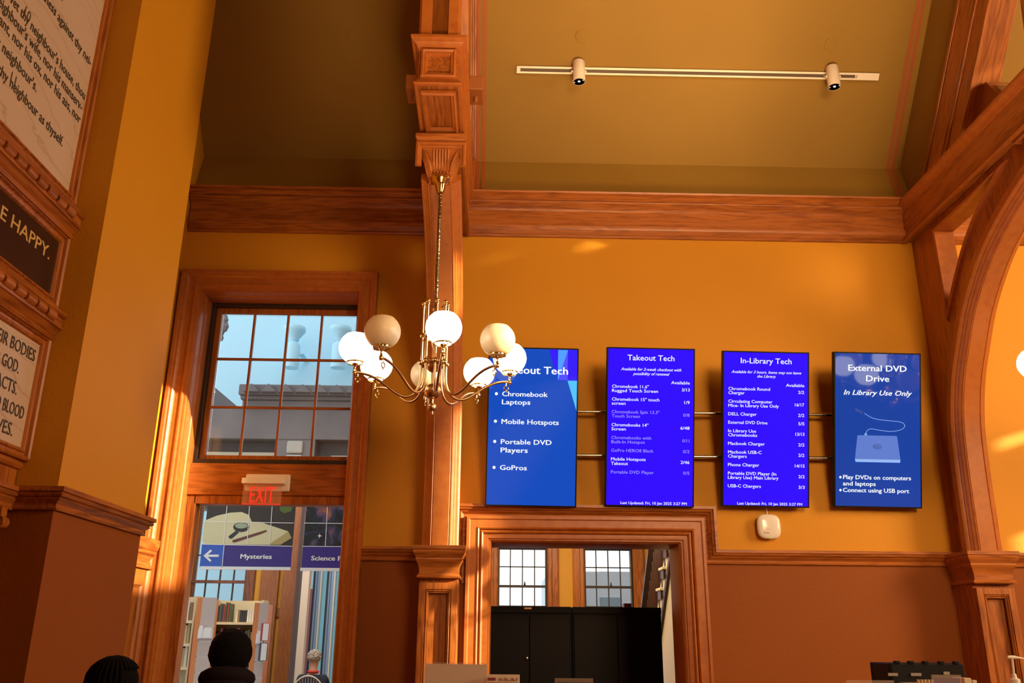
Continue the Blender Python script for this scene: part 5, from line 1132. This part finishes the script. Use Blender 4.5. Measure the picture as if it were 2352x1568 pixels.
holder(0.238, 0.381, 3.5, 1.467, 'small dark card in a clear holder in front of the black cabinets', plain('dark_card', (0.03,0.015,0.02), 0.4))
holder(1.331, 1.511, 3.5, 1.468, 'low clear sign holder at the bottom right of the view', plain('pale_card', (0.6,0.5,0.42), 0.6))
# black crate with clips and tape, card file, small boxes
def ax(u, v, Y): return at(u, v, Y=Y).x
CRT = empty('storage_crate', (ax(2125,1560,4.05), 4.05, ZD_), 'black plastic crate with clear tape strips on the desk below the dado', 'crate')
cx0, cx1 = ax(2041,1530,4.0), ax(2209,1530,4.0); zt = at(2125,1523,Y=4.0).z
obj('tray', MB().box(cx0, cx1, 3.98, 4.0, ZD_+0.001, zt).box(cx0, cx1, 4.18, 4.20, ZD_+0.001, zt).box(cx0, cx0+0.02, 4.0, 4.18, ZD_+0.001, zt).box(cx1-0.02, cx1, 4.0, 4.18, ZD_+0.001, zt).box(cx0, cx1, 4.0, 4.18, ZD_+0.001, ZD_+0.02), BLK, CRT, bevel=0.005)
for u in (2057, 2089, 2122, 2158, 2192): obj('clip', MB().box(ax(u-5,1520,4.0), ax(u+5,1520,4.0), 3.975, 4.005, zt-0.002, zt+0.010), BLK, CRT, bevel=0.002)
TAPE = plain('shiny_tape', (0.35,0.33,0.30), 0.12)
for u0_, u1_, v in ((2041,2063,1545),(2093,2117,1545),(2168,2182,1542)): obj('tape_strip', MB().box(ax(u0_,v,3.97), ax(u1_,v,3.97), 3.974, 3.979, at(u0_,v,Y=3.97).z-0.012, at(u0_,v,Y=3.97).z), TAPE, CRT)
CF = empty('card_file', (ax(2150,1565,3.7), 3.7, ZD_), 'card file with upright cream index cards in front of the black crate', 'card file')
obj('box', MB().box(ax(2090,1565,3.7), ax(2197,1565,3.7), 3.66, 3.80, ZD_+0.001, 1.45), plain('brown_card_box', (0.35,0.22,0.14), 0.6), CF)
for i in range(11):
    u = 2108+i*8; obj('card', MB().box(ax(u,1562,3.65), ax(u+2.5,1562,3.65), 3.645, 3.66, 1.30, at(u,1560,Y=3.65).z), SHELFC, CF)
holder(ax(2128,1550,3.6), ax(2195,1550,3.6), 3.56, at(2160,1549,Y=3.56).z, 'tilted clear holder with purple card before the card file', plain('violet_card', (0.10,0.06,0.16), 0.4))
for u0_, u1_, v, l in ((2208,2226,1556,'taller cream box right of the black crate'),(2227,2239,1561,'lower cream box beside the taller one')):
    tag(obj('cream_box', MB().box(ax(u0_,v,3.8), ax(u1_,v,3.8)-0.002, 3.78, 3.88, ZD_+0.001, at(u0_,v,Y=3.8).z), plain('cream_box_'+l[:5], (0.62,0.52,0.38), 0.5), loc=(ax(u0_,v,3.8),3.8,ZD_), bevel=0.003), l, 'box')
PB = empty('pump_bottle', (ax(2331,1560,3.5), 3.5, ZD_), 'white sanitizer pump bottle at the lower right corner', 'bottle')
bx = at(2326,1550,Y=3.5).x; zc = at(2326,1552,Y=3.5).z; xb = at(2333,1575,Y=3.5).x
obj('bottle', MB().lathe([(0.04,ZD_+0.001),(0.043,ZD_+0.01),(0.043,1.40),(0.036,1.43),(0.016,1.445),(0.016,1.455),(0,1.455)], (xb-0.0,3.5,0), 24), WHITE, PB, smooth=40)
obj('collar', MB().lathe([(0.018,1.452),(0.019,1.475),(0.010,1.480),(0.008,1.495),(0,1.495)], (xb,3.5,0), 18), WHITE, PB, smooth=40)
obj('stem', MB().tube([(xb,3.5,1.49),(at(2325,1515,Y=3.5).x,3.5,1.547)], 0.0045, 10), WHITE, PB, smooth=60)
xn = at(2325,1512,Y=3.5).x; obj('nozzle', MB().tube([(xn-0.018,3.5,1.553),(xn+0.004,3.5,1.553),(xn+0.02,3.5,1.552),(xn+0.045,3.5,1.548)], [0.006,0.007,0.0045,0.003], 10), WHITE, PB, smooth=60)
#PART3
